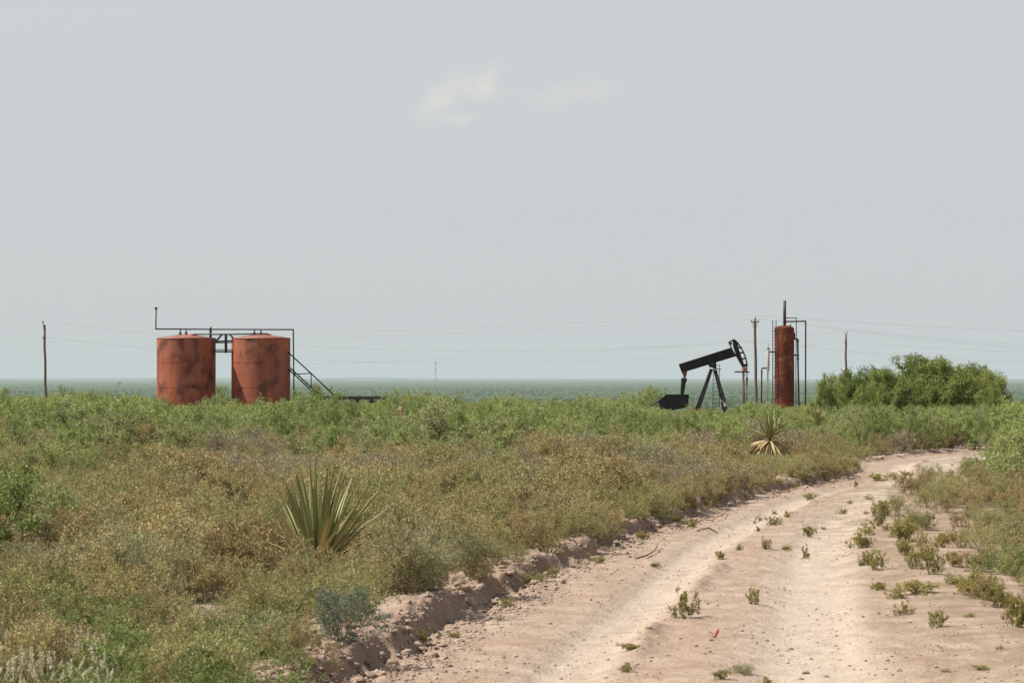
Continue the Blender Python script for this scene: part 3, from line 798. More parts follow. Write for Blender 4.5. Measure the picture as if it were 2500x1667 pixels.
for i in range(4):
    r = np.random.default_rng(700 + i)
    n = 60
    pos = np.column_stack([r.normal(size=(n, 2)) * 0.05, np.zeros(n)])
    dirs = unit(np.column_stack([r.normal(size=(n, 2)) * 0.35, np.ones(n)]))
    lv, lq = leaf_quads(pos, dirs, r.uniform(0.15, 0.38, n), r.uniform(0.006, 0.010, n), r)
    sv, sq, so = [], [], 0
    segs = []
    for k in range(9):
        b = np.array([r.normal() * 0.05, r.normal() * 0.05, 0.0]); d = unit(np.array([r.normal() * 0.25, r.normal() * 0.25, 1.0]))
        L = r.uniform(0.28, 0.48); e = b + d * L
        segs.append((b, e, 0.0025, 0.002))
        tip = e + unit(d + np.array([r.normal() * 0.35, r.normal() * 0.35, -0.1])) * r.uniform(0.07, 0.13)
        m_ = 80
        f = r.random(m_)[:, None]
        hp = e + (tip - e) * f
        hd = unit(unit(tip - e)[None] * 0.8 + r.normal(size=(m_, 3)) * 0.5)
        v_, q_ = leaf_quads(hp, hd, r.uniform(0.02, 0.036, m_), r.uniform(0.006, 0.011, m_), r)
        sv.append(v_); sq.append(q_ + so); so += len(v_)
    bv, bq = seg_tubes(segs)
    grass.add([('blades', lv, lq, M['olive']), ('stalks', bv, bq, M['straw']), ('seed_heads', np.concatenate(sv), np.concatenate(sq), M['straw'])], 0.5, 0.2)
farsh = Plant('far_shrub')
for i in range(4):
    r = np.random.default_rng(800 + i); n = 260
    p = unit(r.normal(size=(n, 3))) * np.array([1.6, 1.6, 1.0]) * r.uniform(0.5, 1.0, (n, 1)); p[:, 2] = np.abs(p[:, 2]) * 1.5
    v, q_ = leaf_quads(p, unit(r.normal(size=(n, 3))), r.uniform(0.4, 0.8, n), r.uniform(0.25, 0.5, n), r)
    farsh.add([('foliage', v, q_, M['far'])], 1.6, 1.6)

def to_px(X, Y, Z): return 1250 + F * X / Y, EYE - F * (Z - H0) / Y

# ------------------------------------------------------------------ planting
# how tall the brush may stand along the ridge (photograph column -> row of its top)
SKX = [-200, 0, 60, 110, 180, 250, 330, 375, 390, 450, 520, 532, 548, 562, 600, 680, 712, 745, 772, 800, 830, 940, 955, 1020, 1090, 1150, 1230, 1310, 1380, 1440, 1510, 1540, 1580, 1600, 1690, 1780, 1800, 1850, 1890, 1950, 2000, 2440, 2520, 2700]
SKY_ = [962, 966, 974, 968, 951, 965, 962, 972, 988, 990, 985, 960, 948, 985, 986, 984, 968, 952, 945, 980, 979, 978, 970, 958, 972, 984, 964, 982, 976, 966, 974, 972, 992, 1000, 1000, 1006, 996, 976, 1000, 988, 990, 984, 980, 980]
KEEP = [(at(454.7, 1000, 166).x, 166, 2.4), (at(637, 1000, 166).x, 166, 2.4), (at(1738, 1000, 165).x, 165, 2.3), (at(1915, 1000, 169).x, 169, 1.4), (at(870, 1000, 162).x, 162, 2.6), (at(765, 1000, 165).x, 165, 1.2)]
YUCCAS = [(-2.06, 28.0), (at(1879, 1120, 68).x, 68.0), (at(1996, 1040, 95).x, 95.0), (at(1475, 1020, 112).x, 112.0), (at(977, 1020, 98).x, 98.0)]
def clear(X, Y, pad=0.0):
    for kx, ky, kr in KEEP:
        if (X - kx) ** 2 + (Y - ky) ** 2 < (kr + pad) ** 2: return False
    return True
def view_blocked(X, Y, R_, Ztop):
    """keeps brush off the big yucca"""
    yx, yy_ = YUCCAS[0]
    return Y < yy_ + 0.4 and abs(X - yx * Y / yy_) < R_ * 0.5 + 0.42 and Y > yy_ - 1.5
def low_before_yucca(X, Y, z, h):
    """the brush in front of the further yuccas stays low"""
    for (yx, yy_), zs in zip(YUCCAS[1:], (0.26, 0.55, 0.42, 0.5)):
        if yy_ - 22 < Y < yy_ + 0.3 and abs(X - yx * Y / yy_) < h * 0.55 + 0.42:
            h = min(h, H0 + (zs - H0) * Y / yy_ - z)
    return h

def scatter(y0, y1, spacing, fn, margin=1.15):
    """jittered rows; fn(X, Y) -> row or None"""
    out = []
    Y = y0
    while Y < y1:
        sp = spacing(Y)
        half = Y * 0.1923 * margin + 6.0
        X = -half + rng.uniform(0, sp)
        while X < half:
            x, y = X + rng.normal() * sp * 0.32, Y + rng.normal() * sp * 0.32
            p = fn(x, y)
            if p is not None: out.append(p)
            X += sp
        Y += sp * 0.9
    return out
def side_of(x, y, pad=0.0):
    if x < bank_x(y) - 0.06 - 0.10 * (y < 33) - 0.3 * max(0.0, float(vnoise(np.array(y * 0.6), np.array(2.0))) - 0.3) - pad: return -1
    if x > right_x(y) - 0.25 + pad: return 1
    return 0

# green mesquite brush
def f_mesq(x, y):
    s = side_of(x, y, 0.5 if y < 75 else 0.2)
    if s == 0 or not clear(x, y): return None
    px = 1250 + F * x / y
    nz = fbm(np.array(x * 0.12), np.array(y * 0.12), 3) * 2
    # the green edge: from about 45 m at the far left to 66 m in the middle
    edge = np.interp(px, [0, 300, 600, 1200, 1700, 2100, 2300, 2500], [38, 49, 60, 62, 61, 66, 70, 50]) + 18 * nz + 5 * rng.normal()
    if y < edge:
        return None
    if rng.random() < 0.22 + 0.25 * (nz > 0.15): return None
    h = (0.65 + 1.15 * rng.random() ** 1.2) * (0.72 + 0.28 * smooth(edge, edge + 25, y))
    z = float(gz(x, y))
    lim = np.interp(px, SKX, SKY_) + abs(rng.normal()) * 11
    zmax = H0 - (lim - EYE) / F * y
    h = low_before_yucca(x, y, z, min(h, zmax - z))
    if h < 0.45: return None
    if view_blocked(x, y, h, z + h): return None
    sc = h / 1.5 * rng.uniform(0.95, 1.1)
    return (x, y, z, rng.uniform(0, 6.283), sc, rng.integers(0, 8), min(1.0, h / (sc * 1.5)))
mq = scatter(40, 215, lambda y: np.interp(y, [40, 90, 150, 215], [1.1, 1.3, 1.6, 2.0]), f_mesq)
for px, ptop, Y, w in ((190, 948, 150, 1.2), (150, 965, 120, 1.1), (545, 944, 176, 1.1), (772, 940, 168.5, 0.9), (1018, 954, 130, 1.2), (1090, 962, 140, 1.1), (1235, 962, 140, 1.3), (1275, 975, 130, 1.1), (1440, 964, 150, 1.1), (1585, 945, 178, 1.1), (1550, 958, 176, 1.2), (60, 966, 145, 1.2), (5, 950, 190, 1.1), (310, 958, 160, 1.1)):
    p = at(px, ptop, Y); z = float(gz(p.x, Y)); h = p.z - z
    mq.append((p.x, Y, z, rng.uniform(0, 6.28), h / 1.5 * 1.05 * w, rng.integers(0, 8), 1 / w))
for k in range(46):     # taller bushes standing out of the thicket
    y = rng.uniform(62, 125); px = rng.uniform(-30, 1950); x = (px - 1250) / F * y
    if side_of(x, y, 0.8) >= 0 or not clear(x, y): continue
    z = float(gz(x, y)); h = min(rng.uniform(1.15, 1.8), H0 - (np.interp(px, SKX, SKY_) - EYE) / F * y - z)
    h = low_before_yucca(x, y, z, h)
    if h < 0.7: continue
    mq.append((x, y, z, rng.uniform(0, 6.28), h / 1.5 * rng.uniform(0.8, 1.0), rng.integers(0, 8), 1.1))
# a near mesquite at the left edge and the green brush right of the track
for px, py, Y, h in ((5, 0, 27.5, 1.15), (85, 0, 29.0, 0.85), (-60, 0, 29.0, 1.2), (40, 0, 31.0, 1.0), (2470, 0, 72, 1.5), (2520, 0, 66, 1.6), (2380, 0, 80, 1.2), (2485, 0, 58, 1.2), (2330, 0, 88, 1.1)):
    x = (px - 1250) / F * Y
    mq.append((x, Y, float(gz(x, Y)), rng.uniform(0, 6.28), h / 1.5, rng.integers(0, 8), 1.0))
mq = np.array(mq)
in_view = lambda a_: np.abs(a_[:, 0]) / a_[:, 1] < 0.1923 + 0.5 / a_[:, 1]
order = np.argsort(-mq[:, 4] / mq[:, 1] * np.where(in_view(mq), 1.0, 0.001))
for k in order[:300]:
    x, y, z, rz, sc, vi, sq = mq[k]
    if x > right_x(y) - 0.2 and y < 92: lab, grp = 'feathery green mesquite shrub on the right of the dirt track', 'mesquite shrubs right of the track'
    elif y < 36: lab, grp = 'bright green leafy shrub at the left edge beside pale dry branches', 'near green shrubs at the left edge'
    elif x < 0: lab, grp = 'feathery green mesquite shrub in the thicket in front of the two tanks', 'mesquite shrubs before the tanks'
    else: lab, grp = 'feathery green mesquite shrub in the thicket in front of the pumpjack', 'mesquite shrubs before the pumpjack'
    plant_one(mesquite, int(vi), (x, y, z), rz, sc, 'mesquite_shrub', lab, 'shrub', grp, sq)
plant_mass(mesquite, 'mesquite_thicket', mq[order[300:]], 'dense thicket of green mesquite brush running back to the ridge', 'brush')

# the tall mesquites right of the heater treater
for px, ptop, Y, wpx, vi, lab in ((2036, 916, 127, 120, 0, 'pale open mesquite at the left end of the tree clump'),
                                 (2108, 901, 125, 140, 3, 'light feathery mesquite standing right in front of the fork-topped pole'),
                                 (2165, 905, 117, 150, 1, 'bright yellow green rounded mesquite low in the middle of the tree clump'),
                                 (2232, 873, 121, 210, 2, 'tallest mesquite tree of the clump right of the bare pole'),
                                 (2305, 882, 119, 180, 1, 'broad dark green mesquite tree just right of the tallest one'),
                                 (2368, 893, 127, 120, 0, 'thin pale mesquite rising behind the right half of the clump'),
                                 (2392, 910, 120, 130, 3, 'dense rounded mesquite tree near the right end of the clump'),
                                 (2418, 950, 116, 90, 2, 'lowest mesquite at the right end of the tree clump')):
    p = at(px, ptop, Y); z = float(gz(p.x, Y)); h = p.z - z
    sx = (wpx / F * Y) / 4.0
    root = plant_one(mtree, vi, (p.x, Y, z), 1.3 * px, 1.0, 'mesquite_tree', lab, 'tree', 'clump of tall mesquites')
    root.scale = (sx * 1.12, sx * 1.12, h / 3.0)

# brown tarbush, olive, twiggy and sage shrubs nearer the camera
lists = {'tarbush': [], 'olive': [], 'twiggy': [], 'sage': [], 'forb': []}
def f_low(x, y):
    s = side_of(x, y)
    if s == 0: return None
    px = 1250 + F * x / y
    nz = float(fbm(np.array(x * 0.35 + 40), np.array(y * 0.35), 3)) * 2
    n2 = float(fbm(np.array(x * 0.2 + 11), np.array(y * 0.2 + 70), 3)) * 2
    edge = np.interp(px, [0, 300, 600, 1200, 1700, 2100, 2300, 2500], [46, 58, 68, 68, 66, 70, 72, 52])
    if y > edge + 70: return None
    if y > edge + 9 * nz + 4 and rng.random() > 0.30 * math.exp(-(y - edge - 4) / 16.0) + 0.03: return None
    if y > 60 and not clear(x, y): return None
    z = float(gz(x, y))
    kind = 'tarbush'
    u = rng.random()
    if s < 0:
        near_bank = bank_x(y) - x
        if y > 36:
            if n2 > 0.12 and u < 0.5: kind = 'twiggy'
            elif n2 < -0.10 and u < 0.6: kind = 'olive'
            elif u < 0.22: kind = 'twiggy'
            elif u > 0.88: kind = 'olive'
            elif u < 0.29: kind = 'sage'
        else:
            if n2 > 0.26 and u < 0.5: kind = 'sage'
            elif n2 < -0.2 and u < 0.5: kind = 'olive'
            elif u < 0.12: kind = 'twiggy'
        if y < 23.5 + 2.5 * nz and near_bank > 0.35:
            kind = 'forb' if u < 0.3 else ('sage' if u < 0.48 else 'olive' if u < 0.8 else 'tarbush')
            if rng.random() < 0.3 or nz > 0.16: return None
        elif y < 27 and rng.random() < 0.2: return None
        cl = 0.55 + 1.1 * float(vnoise(np.array(x * 0.8 + 3), np.array(y * 0.55)))
        if cl < 0.78 and rng.random() < 0.45: return None
        h = rng.uniform(0.28, 0.62) * cl
        if y > 36: h *= 1.12
        if y > edge: h *= 1.2
        if near_bank < 0.5: h *= 0.75
    else:
        if u > 0.52: kind = 'olive'
        elif u < 0.08: kind = 'sage'
        h = rng.uniform(0.25, 0.5) * (0.6 + 0.9 * float(vnoise(np.array(x * 0.9 + 3), np.array(y * 0.6))))
        dr = x - right_x(y)
        if rng.random() > 0.25 + dr * 0.45: return None
        if dr < 0.6: h *= 0.7
    if kind == 'forb': h = rng.uniform(0.18, 0.36)
    h = min(h, H0 - (np.interp(px, SKX, SKY_) + 6 - EYE) / F * y - z)
    h = low_before_yucca(x, y, z, h)
    if h < 0.12: return None
    if view_blocked(x, y, h, z + h): return None
    H = {'tarbush': 0.5, 'olive': 0.55, 'twiggy': 0.55, 'sage': 0.6, 'forb': 0.35}[kind]
    nv = {'tarbush': 7, 'olive': 4, 'twiggy': 4, 'sage': 4, 'forb': 5}[kind]
    lists[kind].append((x, y, z - 0.01, rng.uniform(0, 6.28), h / H, rng.integers(0, nv), rng.uniform(0.85, 1.0)))
    return None
scatter(17.0, 135, lambda y: np.interp(y, [17, 25, 40, 60, 80, 135], [0.48, 0.54, 0.70, 0.86, 1.0, 1.25]), f_low, 1.1)
# forbs seen singly: the bright green patch right of the track and the foot of the frame at left
for k in range(9):
    px, py = rng.uniform(2400, 2560), rng.uniform(1385, 1430)
    Y = 14300 / (py - EYE); x = (px - 1250) / F * Y
    lists['forb'].append((x, Y, float(gz(x, Y)), rng.uniform(0, 6.28), rng.uniform(0.6, 1.0), rng.integers(0, 5), 1.0))
for (x0, x1, y0, y1, cnt) in ((-20, 340, 1560, 1760, 24), (470, 720, 1560, 1760, 24), (150, 330, 1480, 1560, 9)):
    for k in range(cnt):
        px, py = rng.uniform(x0, x1), rng.uniform(y0, y1)
        Y = 13000 / (py - EYE); x = (px - 1250) / F * Y
        lists['forb'].append((x, Y, float(gz(x, Y)), rng.uniform(0, 6.28), rng.uniform(0.6, 1.0), rng.integers(0, 5), 1.0))
INFO = {'tarbush': (tarbush, 'tarbush_shrub'), 'olive': (olive, 'olive_shrub'), 'twiggy': (twiggy, 'twiggy_shrub'), 'sage': (sage, 'sage_shrub'), 'forb': (forb, 'forb')}
LOOK = {'tarbush': 'low golden brown shrub with small shiny leaves', 'olive': 'low yellowish olive shrub with narrow leaves', 'twiggy': 'low grey brown shrub of bare dry twigs', 'sage': 'low pale green shrub with fine sprigs', 'forb': 'low bright green leafy weed'}
for kind, rows in lists.items():
    P, nm = INFO[kind]
    a = np.array(rows); seen = in_view(a); o_ = np.argsort(-a[:, 4] / a[:, 1] * np.where(seen, 1.0, 0.001))
    cap = min(300, int(seen.sum()))
    for k in o_[:cap]:
        x, y, z, rz, sc, vi, sq = a[k]
        rt = x > bank_x(y) + 1
        pxx = 1250 + F * x / y
        zone = 'right of the track' if rt else 'before the big yucca' if y < 27.5 and pxx < 1000 else 'left of the big yucca' if pxx < 640 else 'along the bank' if bank_x(y) - x < 1.3 else 'behind the big yucca'
        lab = LOOK[kind] + ' ' + zone
        plant_one(P, int(vi), (x, y, z), rz, sc, nm, lab, 'weed' if kind == 'forb' else 'shrub', nm.replace('_', ' ') + 's ' + zone, sq)
    if len(a) > cap:
        plant_mass(P, nm + '_cover', a[o_[cap:]], LOOK[kind].replace('low ', 'far ') + ', the smaller ones further back', 'brush')

# shrubs hanging over the edge of the bank
for k in range(60):
    y = 31 + 30 * rng.random() ** 1.1; x = float(bank_x(y)) - rng.uniform(0.02, 0.28)
    if float(vnoise(np.array(y * 0.5), np.array(7.0))) < 0.36 or view_blocked(x, y, 0.4, 0.4): continue
    P, nm, lk = (tarbush, 'tarbush_shrub', LOOK['tarbush']) if rng.random() < 0.7 else (olive, 'olive_shrub', LOOK['olive'])
    plant_one(P, int(rng.integers(0, 4)), (x, y, float(gz(x, y)) - 0.02), rng.uniform(0, 6.28), rng.uniform(0.5, 0.95), nm, lk + ' overhanging the bank', 'shrub', nm.replace('_', ' ') + 's overhanging the bank', rng.uniform(0.8, 1.0))

# two larger sage bushes and the blue-green one near the bank
for P, px, py, Y, sc, nm, lab in ((sage, 1010, 1445, 24.4, 1.05, 'sage_bush', 'large silvery green bush by the bank, right of the big yucca'), (sage, 1150, 1395, 26.4, 0.85, 'sage_bush', 'pale yellow green bush on top of the bank, right of the silvery bush'),
                             (teal, 835, 1570, 20.0, 0.80, 'blue_sage_bush', 'small blue green bush in front of the big yucca'), (olive, 900, 1300, 33.0, 1.35, 'olive_bush', 'dark upright bush directly behind the big yucca')):
    x = (px - 1250) / F * Y
    plant_one(P, 1, (x, Y, float(gz(x, Y))), 0.7, sc, nm, lab, 'bush', None)

# weeds on and beside the track: base column, base row, height and width in photograph pixels
WEEDS = [(1672, 1507, 80, 70), (1840, 1477, 45, 32), (1757, 1365, 22, 24), (1804, 1345, 18, 18), (1870, 1343, 34, 24), (1921, 1341, 16, 26), (1968, 1352, 38, 26), (1885, 1284, 24, 40), (1972, 1305, 28, 30), (1853, 1297, 16, 16), (1919, 1265, 20, 20),
         (2100, 1342, 42, 52), (2115, 1312, 42, 45), (2142, 1288, 60, 45), (2150, 1262, 40, 36), (2133, 1396, 58, 52), (2115, 1380, 40, 40), (2201, 1330, 62, 62), (2190, 1310, 42, 40), (2231, 1399, 52, 44), (2215, 1368, 44, 40), (2282, 1417, 70, 52), (2262, 1380, 50, 40), (2240, 1456, 36, 95), (2208, 1502, 36, 52), (2284, 1536, 46, 46),
         (2376, 1462, 62, 105), (2440, 1490, 60, 80), (2478, 1541, 100, 62), (2420, 1470, 50, 60), (2448, 1519, 16, 18), (2367, 1515, 12, 34), (1538, 1587, 16, 52), (1525, 1638, 26, 52), (1585, 1549, 9, 18), (2397, 1630, 9, 48), (2308, 1638, 11, 30),
         (1979, 1221, 22, 36), (2142, 1187, 20, 42), (2183, 1180, 20, 32), (2213, 1170, 13, 34), (2088, 1197, 18, 10), (2054, 1255, 10, 26), (2074, 1235, 10, 14), (2300, 1345, 40, 40), (2248, 1345, 44, 36), (2320, 1440, 30, 40), (2255, 1285, 40, 50), (2030, 1180, 9, 14), (1855, 1262, 10, 12), (2330, 1390, 40, 44), (2162, 1300, 20, 22), (2010, 1285, 9, 12),
         (1600, 1380, 14, 26), (1890, 1245, 12, 20), (1700, 1240, 26, 22), (1760, 1660, 26, 40), (1875, 1665, 30, 50), (2440, 1590, 10, 24), (2180, 1240, 12, 18), (2120, 1232, 14, 26), (1690, 1285, 22, 30), (1465, 1375, 22, 24)]
for k in range(26):
    by = rng.uniform(19, 58); bxx = float(bank_x(by)) + rng.normal() * 0.1 + 0.02
    WEEDS.append((1250 + F * bxx / by, EYE + 14300 / by, rng.uniform(18, 42) * 25 / by, rng.uniform(24, 52) * 25 / by))
for k in range(7):
    by = rng.uniform(24, 52); bxx = float(right_x(by)) - abs(rng.normal()) * 0.75 - 0.05
    WEEDS.append((1250 + F * bxx / by, EYE + 14300 / by, rng.uniform(8, 34) * 28 / by, rng.uniform(16, 56) * 28 / by))
WEEDS += [(1350, 1405, 34, 30), (1240, 1480, 30, 40), (1120, 1420, 40, 40)]
for i, (px, py, hp, wp) in enumerate(WEEDS):
    Y = 14300 / (py - EYE); x = (px - 1250) / F * Y
    z = float(gz(x, Y)); Y2 = Y
    h = max(0.03, hp / F * Y); w = max(0.05, wp / F * Y)
    if hp > 45: lab = 'tall leafy olive weed growing from the sand of the track'
    elif hp > 20: lab = 'small leafy olive weed growing from the sand of the track'
    else: lab = 'tiny sprout growing from the sand of the track'
    r_ = plant_one(weed, i, (x, Y, z - 0.005), 1.7 * i, 1.0, 'road_weed', lab, 'weed', 'weeds on the track: ' + lab.split()[0])
    r_.scale = (w / 0.26, w / 0.26, h / 0.27); r_.rotation_euler[0] = rng.normal() * 0.12; r_.rotation_euler[1] = rng.normal() * 0.12
Y = 14300 / (1640 - EYE); x = (1810 - 1250) / F * Y
r_ = plant_one(sage, 2, (x, Y, float(gz(x, Y)) - 0.01), 0.3, 1.0, 'prostrate_weed', 'sprawling grey green weed on the track at the foot of the picture', 'weed', None)
r_.scale = (0.34, 0.34, 0.16)

# pale bristle grass in the bottom left corner
for i in range(14):
    px = rng.uniform(15, 260); py = rng.uniform(1640, 1745)
    Y = 13000 / (py - EYE); x = (px - 1250) / F * Y
    plant_one(grass, i, (x, Y, float(gz(x, Y))), i, rng.uniform(0.6, 0.9), 'bristle_grass', 'tuft of grass with pale bristly seed heads in the bottom left corner', 'grass', 'seeding grass tufts')

# brush dotted over the far plain
n = 16000
Yf = 1100 + (7500 - 1100) * rng.random(n) ** 1.3
Xf = Yf * rng.uniform(-0.23, 0.23, n)
keep = fbm(Xf / 260.0, Yf / 420.0, 3) > rng.uniform(-0.28, 0.28, n)
Xf, Yf = Xf[keep], Yf[keep]
pts = np.column_stack([Xf, Yf, base_z(Xf, Yf) - 0.1, rng.uniform(0, 6.28, len(Xf)), rng.uniform(0.6, 1.7, len(Xf)), rng.integers(0, 4, len(Xf)), rng.uniform(0.8, 1.2, len(Xf))])
plant_mass(farsh, 'plain_brush', pts, 'hazy green brush dotted over the far plain', 'brush')

# ------------------------------------------------------------------ yuccas, leaf by leaf
def yucca_leaf_mesh(name, bend, m):
    n = 7; v = []; f = []; e = []; al = []
    for i in range(n + 1):
        s_ = i / n
        w = 0.030 * (0.55 + 0.45 * min(1, s_ * 4)) * (1 - max(0, (s_ - 0.35) / 0.65) ** 1.6) + 0.0015
        x = bend * s_ * s_; z = s_ - 0.4 * bend * bend * s_ ** 3
        v += [(x - w * 0.25, -w, z), (x, 0.0, z), (x - w * 0.25, w, z), (x - 0.006 * (1 - s_), 0, z)]
        v[-3] = (x + 0.010 * (1 - s_), 0.0, z)
        e += [1, 0, 1, 0]; al += [s_] * 4
        if i:
            a, b = (i - 1) * 4, i * 4
            f += [(a, a + 1, b + 1, b), (a + 1, a + 2, b + 2, b + 1), (a + 2, a + 3, b + 3, b + 2), (a + 3, a, b, b + 3)]
    me = bpy.data.meshes.new(name); me.from_pydata(v, [], f); me.materials.append(m)
    me.attributes.new('edge', 'FLOAT', 'POINT').data.foreach_set('value', np.array(e, np.float32))
    me.attributes.new('along', 'FLOAT', 'POINT').data.foreach_set('value', np.array(al, np.float32))
    me.update()
    return me
YL = [yucca_leaf_mesh('yucca_leaf', b, M['yucca']) for b in (0.0, 0.06, 0.12)]
YD = [yucca_leaf_mesh('dead_yucca_leaf', b, M['deadleaf']) for b in (0.10, 0.22, 0.4)]
def make_yucca(loc, label, n_leaf, n_dead, L, trunk_h, tilt=(0.03, 0.95), dead_tilt=(0.9, 1.5), width=1.0, seed=0, head=None, dead_len=0.75):
    r = np.random.default_rng(seed)
    t_ = thing('yucca', label, 'yucca', loc)
    tb = MB().tube([(0, 0, -0.1), (0.01, 0, trunk_h * 0.6), (0, 0.01, trunk_h + 0.05 * L)], [0.075 * L, 0.07 * L, 0.055 * L], 8)
    tb.build('trunk', M['root'], t_)
    for i in range(n_leaf + n_dead):
        dead = i >= n_leaf
        a = i * 2.39996 + r.uniform(-0.3, 0.3)
        if dead: ti = r.uniform(*dead_tilt); l = L * r.uniform(dead_len - 0.15, dead_len + 0.15)
        else: ti = tilt[0] + (tilt[1] - tilt[0]) * ((i + 0.5) / n_leaf) ** 1.0 + r.normal() * 0.05; l = L * r.uniform(0.82, 1.08)
        me = (YD if dead else YL)[int(r.integers(0, 3))]
        o = link_mesh('dead_leaf' if dead else 'leaf', me, t_)
        o.rotation_euler = (Matrix.Rotation(a, 3, 'Z') @ Matrix.Rotation(ti, 3, 'Y') @ Matrix.Rotation(r.uniform(-0.35, 0.35), 3, 'Z')).to_euler()
        hgt = trunk_h * (0.9 if dead else 1.0) + 0.02
        o.location = (math.cos(a) * 0.04 * L, math.sin(a) * 0.04 * L, max(0.02, hgt - 0.06 * ti * L))
        o.scale = (l, l * width * r.uniform(0.85, 1.15), l)
    if head is not None:
        hz_, hr, hl = head
        MB().tube([(0.02, -0.02, trunk_h), (0.03, -0.03, trunk_h + hz_ + hl)], [0.018, 0.012], 6).build('flower_stalk', M['driedpod'], t_)
        n_ = 150
        p = unit(r.normal(size=(n_, 3))) * np.array([hr, hr, hl * 0.55]) * r.uniform(0.35, 1.0, (n_, 1)) + np.array([0.03, -0.03, trunk_h + hz_ + hl * 0.5])
        b = MB()
        for k in range(n_):
            d = unit(r.normal(size=3)); c = p[k]; s_ = r.uniform(0.03, 0.05)
            b.tube([c - d * s_, c - d * s_ * 0.3, c + d * s_ * 0.6, c + d * s_], [0.004, s_ * 0.42, s_ * 0.4, 0.004], 5)
        tag(b.build('seed_pods', M['driedpod'], t_), kind='stuff')
    return t_
x, Y = YUCCAS[0]
make_yucca((x, Y, float(gz(x, Y))), 'big foreground yucca with long green and some tan blades among brown shrubs', 70, 30, 1.10, 0.06, (0.02, 0.72), (0.45, 1.15), 0.88, 5, None, 0.68)
x, Y = YUCCAS[1]
make_yucca((x, Y, float(gz(x, Y))), 'yucca with spiky green head over a skirt of dead tan leaves near the track', 80, 70, 0.66, 0.60, (0.03, 1.40), (1.5, 2.25), 1.15, 6, None, 0.95)
x, Y = YUCCAS[2]
make_yucca((x, Y, float(gz(x, Y))), 'dark yucca with a reddish flower stub below the rusty vertical vessel', 60, 16, 0.62, 0.55, (0.05, 1.5), (1.5, 2.2), 1.2, 7, (0.32, 0.07, 0.12))
x, Y = YUCCAS[3]
make_yucca((x, Y, float(gz(x, Y))), 'pale spiky yucca in the mesquite left of the pumpjack', 60, 16, 0.62, 0.30, (0.05, 1.3), (1.4, 2.0), 1.2, 8)
x, Y = YUCCAS[4]
make_yucca((x, Y, float(gz(x, Y))), 'yucca with a large dried brown seed cluster beside the low dark platform', 40, 10, 0.80, 0.25, (0.15, 1.2), (1.4, 2.0), 1.0, 9, (0.15, 0.20, 0.80))

# ------------------------------------------------------------------ stones, sticks, a scrap of flagging
def stone_mesh(seed):
    r = np.random.default_rng(seed)
    b = MB(); n = 7
    prof = [(0.0, -0.25), (0.35, -0.22), (0.5, 0.0), (0.42, 0.2), (0.2, 0.32), (0.0, 0.33)]
    b.lathe(prof, n)
    b.v = [tuple(np.array(v) * (1 + r.normal(size=3) * 0.13)) for v in b.v]
    b.sm = [False] * len(b.f)
    return b.mesh('stone', M['stone'])
STONES = [stone_mesh(40 + i) for i in range(5)]
big = [(838, 1634, 34), (865, 1648, 30), (905, 1622, 20), (940, 1640, 22), (800, 1655, 24), (1010, 1560, 16), (1005, 1610, 14), (1090, 1618, 14), (1110, 1640, 16), (1870, 1445, 12), (1870, 1555, 14), (1735, 1568, 14), (1742, 1560, 12), (1965, 1625, 22), (1930, 1570, 14), (2015, 1635, 14), (2255, 1522, 12), (2275, 1525, 14), (1660, 1565, 10), (1590, 1605, 14), (1630, 1600, 12), (1330, 1460, 14), (1345, 1462, 10), (2150, 1108 + 15, 18), (1700, 1580, 12), (1720, 1600, 10), (1955, 1640, 14), (1480, 1650, 14), (1160, 1650, 12), (1260, 1600, 12), (1395, 1560, 10), (2330, 1600, 12), (2050, 1500, 10), (1130, 1570, 12)]
for i, (px, py, s_) in enumerate(big):
    Y = 14300 / (py - EYE); x = (px - 1250) / F * Y
    o = link_mesh('stone', STONES[i % 5]); d = s_ / F * Y
    o.location = (x, Y, float(gz(x, Y)) + d * 0.08); o.rotation_euler = (0, 0, i * 1.3); o.scale = (d, d, d * 0.7)
    tag(o, 'pale caliche stone lying on the sandy track' if px > 960 else 'pale caliche lump on the bank at the left of the track', 'stone', 'loose stones on the track' if px > 960 else 'lumps on the bank')
# gravel and crumbs too small to pick apart
b_v, b_q, b_t, off = [], [], [], 0
r = np.random.default_rng(77)
ico = np.array([(0, 0, 0.5), (0.5, 0, 0), (0, 0.5, 0), (-0.5, 0, 0), (0, -0.5, 0), (0, 0, -0.4)])
ict = np.array([(0, 1, 2), (0, 2, 3), (0, 3, 4), (0, 4, 1), (5, 2, 1), (5, 3, 2), (5, 4, 3), (5, 1, 4)])
n = 17000
Yg = 17 + 42 * r.random(n) ** 1.7
u = r.random(n)
foot = r.random(n) < 0.38
Xg = np.where(foot, bank_x(Yg) + r.normal(size=n) * 0.22 + 0.12, bank_x(Yg) - 0.4 + (right_x(Yg) - bank_x(Yg) + 0.3) * u)
dens = fbm(Xg * 1.3, Yg * 0.9, 3)
k = (dens > -0.05) | foot
Xg, Yg, foot = Xg[k], Yg[k], foot[k]; n = len(Xg)
sz = np.where(foot, 0.012 + 0.05 * r.random(n) ** 2.5, 0.007 + 0.036 * r.random(n) ** 3)
Zg = gz(Xg, Yg)
ang = r.uniform(0, 6.28, n)
V = ico[None] * (1 + r.normal(size=(n, 6, 3)) * 0.22) * sz[:, None, None] * np.array([1.2, 1.0, 0.7])
c, s_ = np.cos(ang)[:, None], np.sin(ang)[:, None]
V = np.stack([V[..., 0] * c - V[..., 1] * s_, V[..., 0] * s_ + V[..., 1] * c, V[..., 2]], -1) + np.stack([Xg, Yg, Zg + sz * 0.02], -1)[:, None]
T_ = (ict[None] + (np.arange(n) * 6)[:, None, None]).reshape(-1, 3)
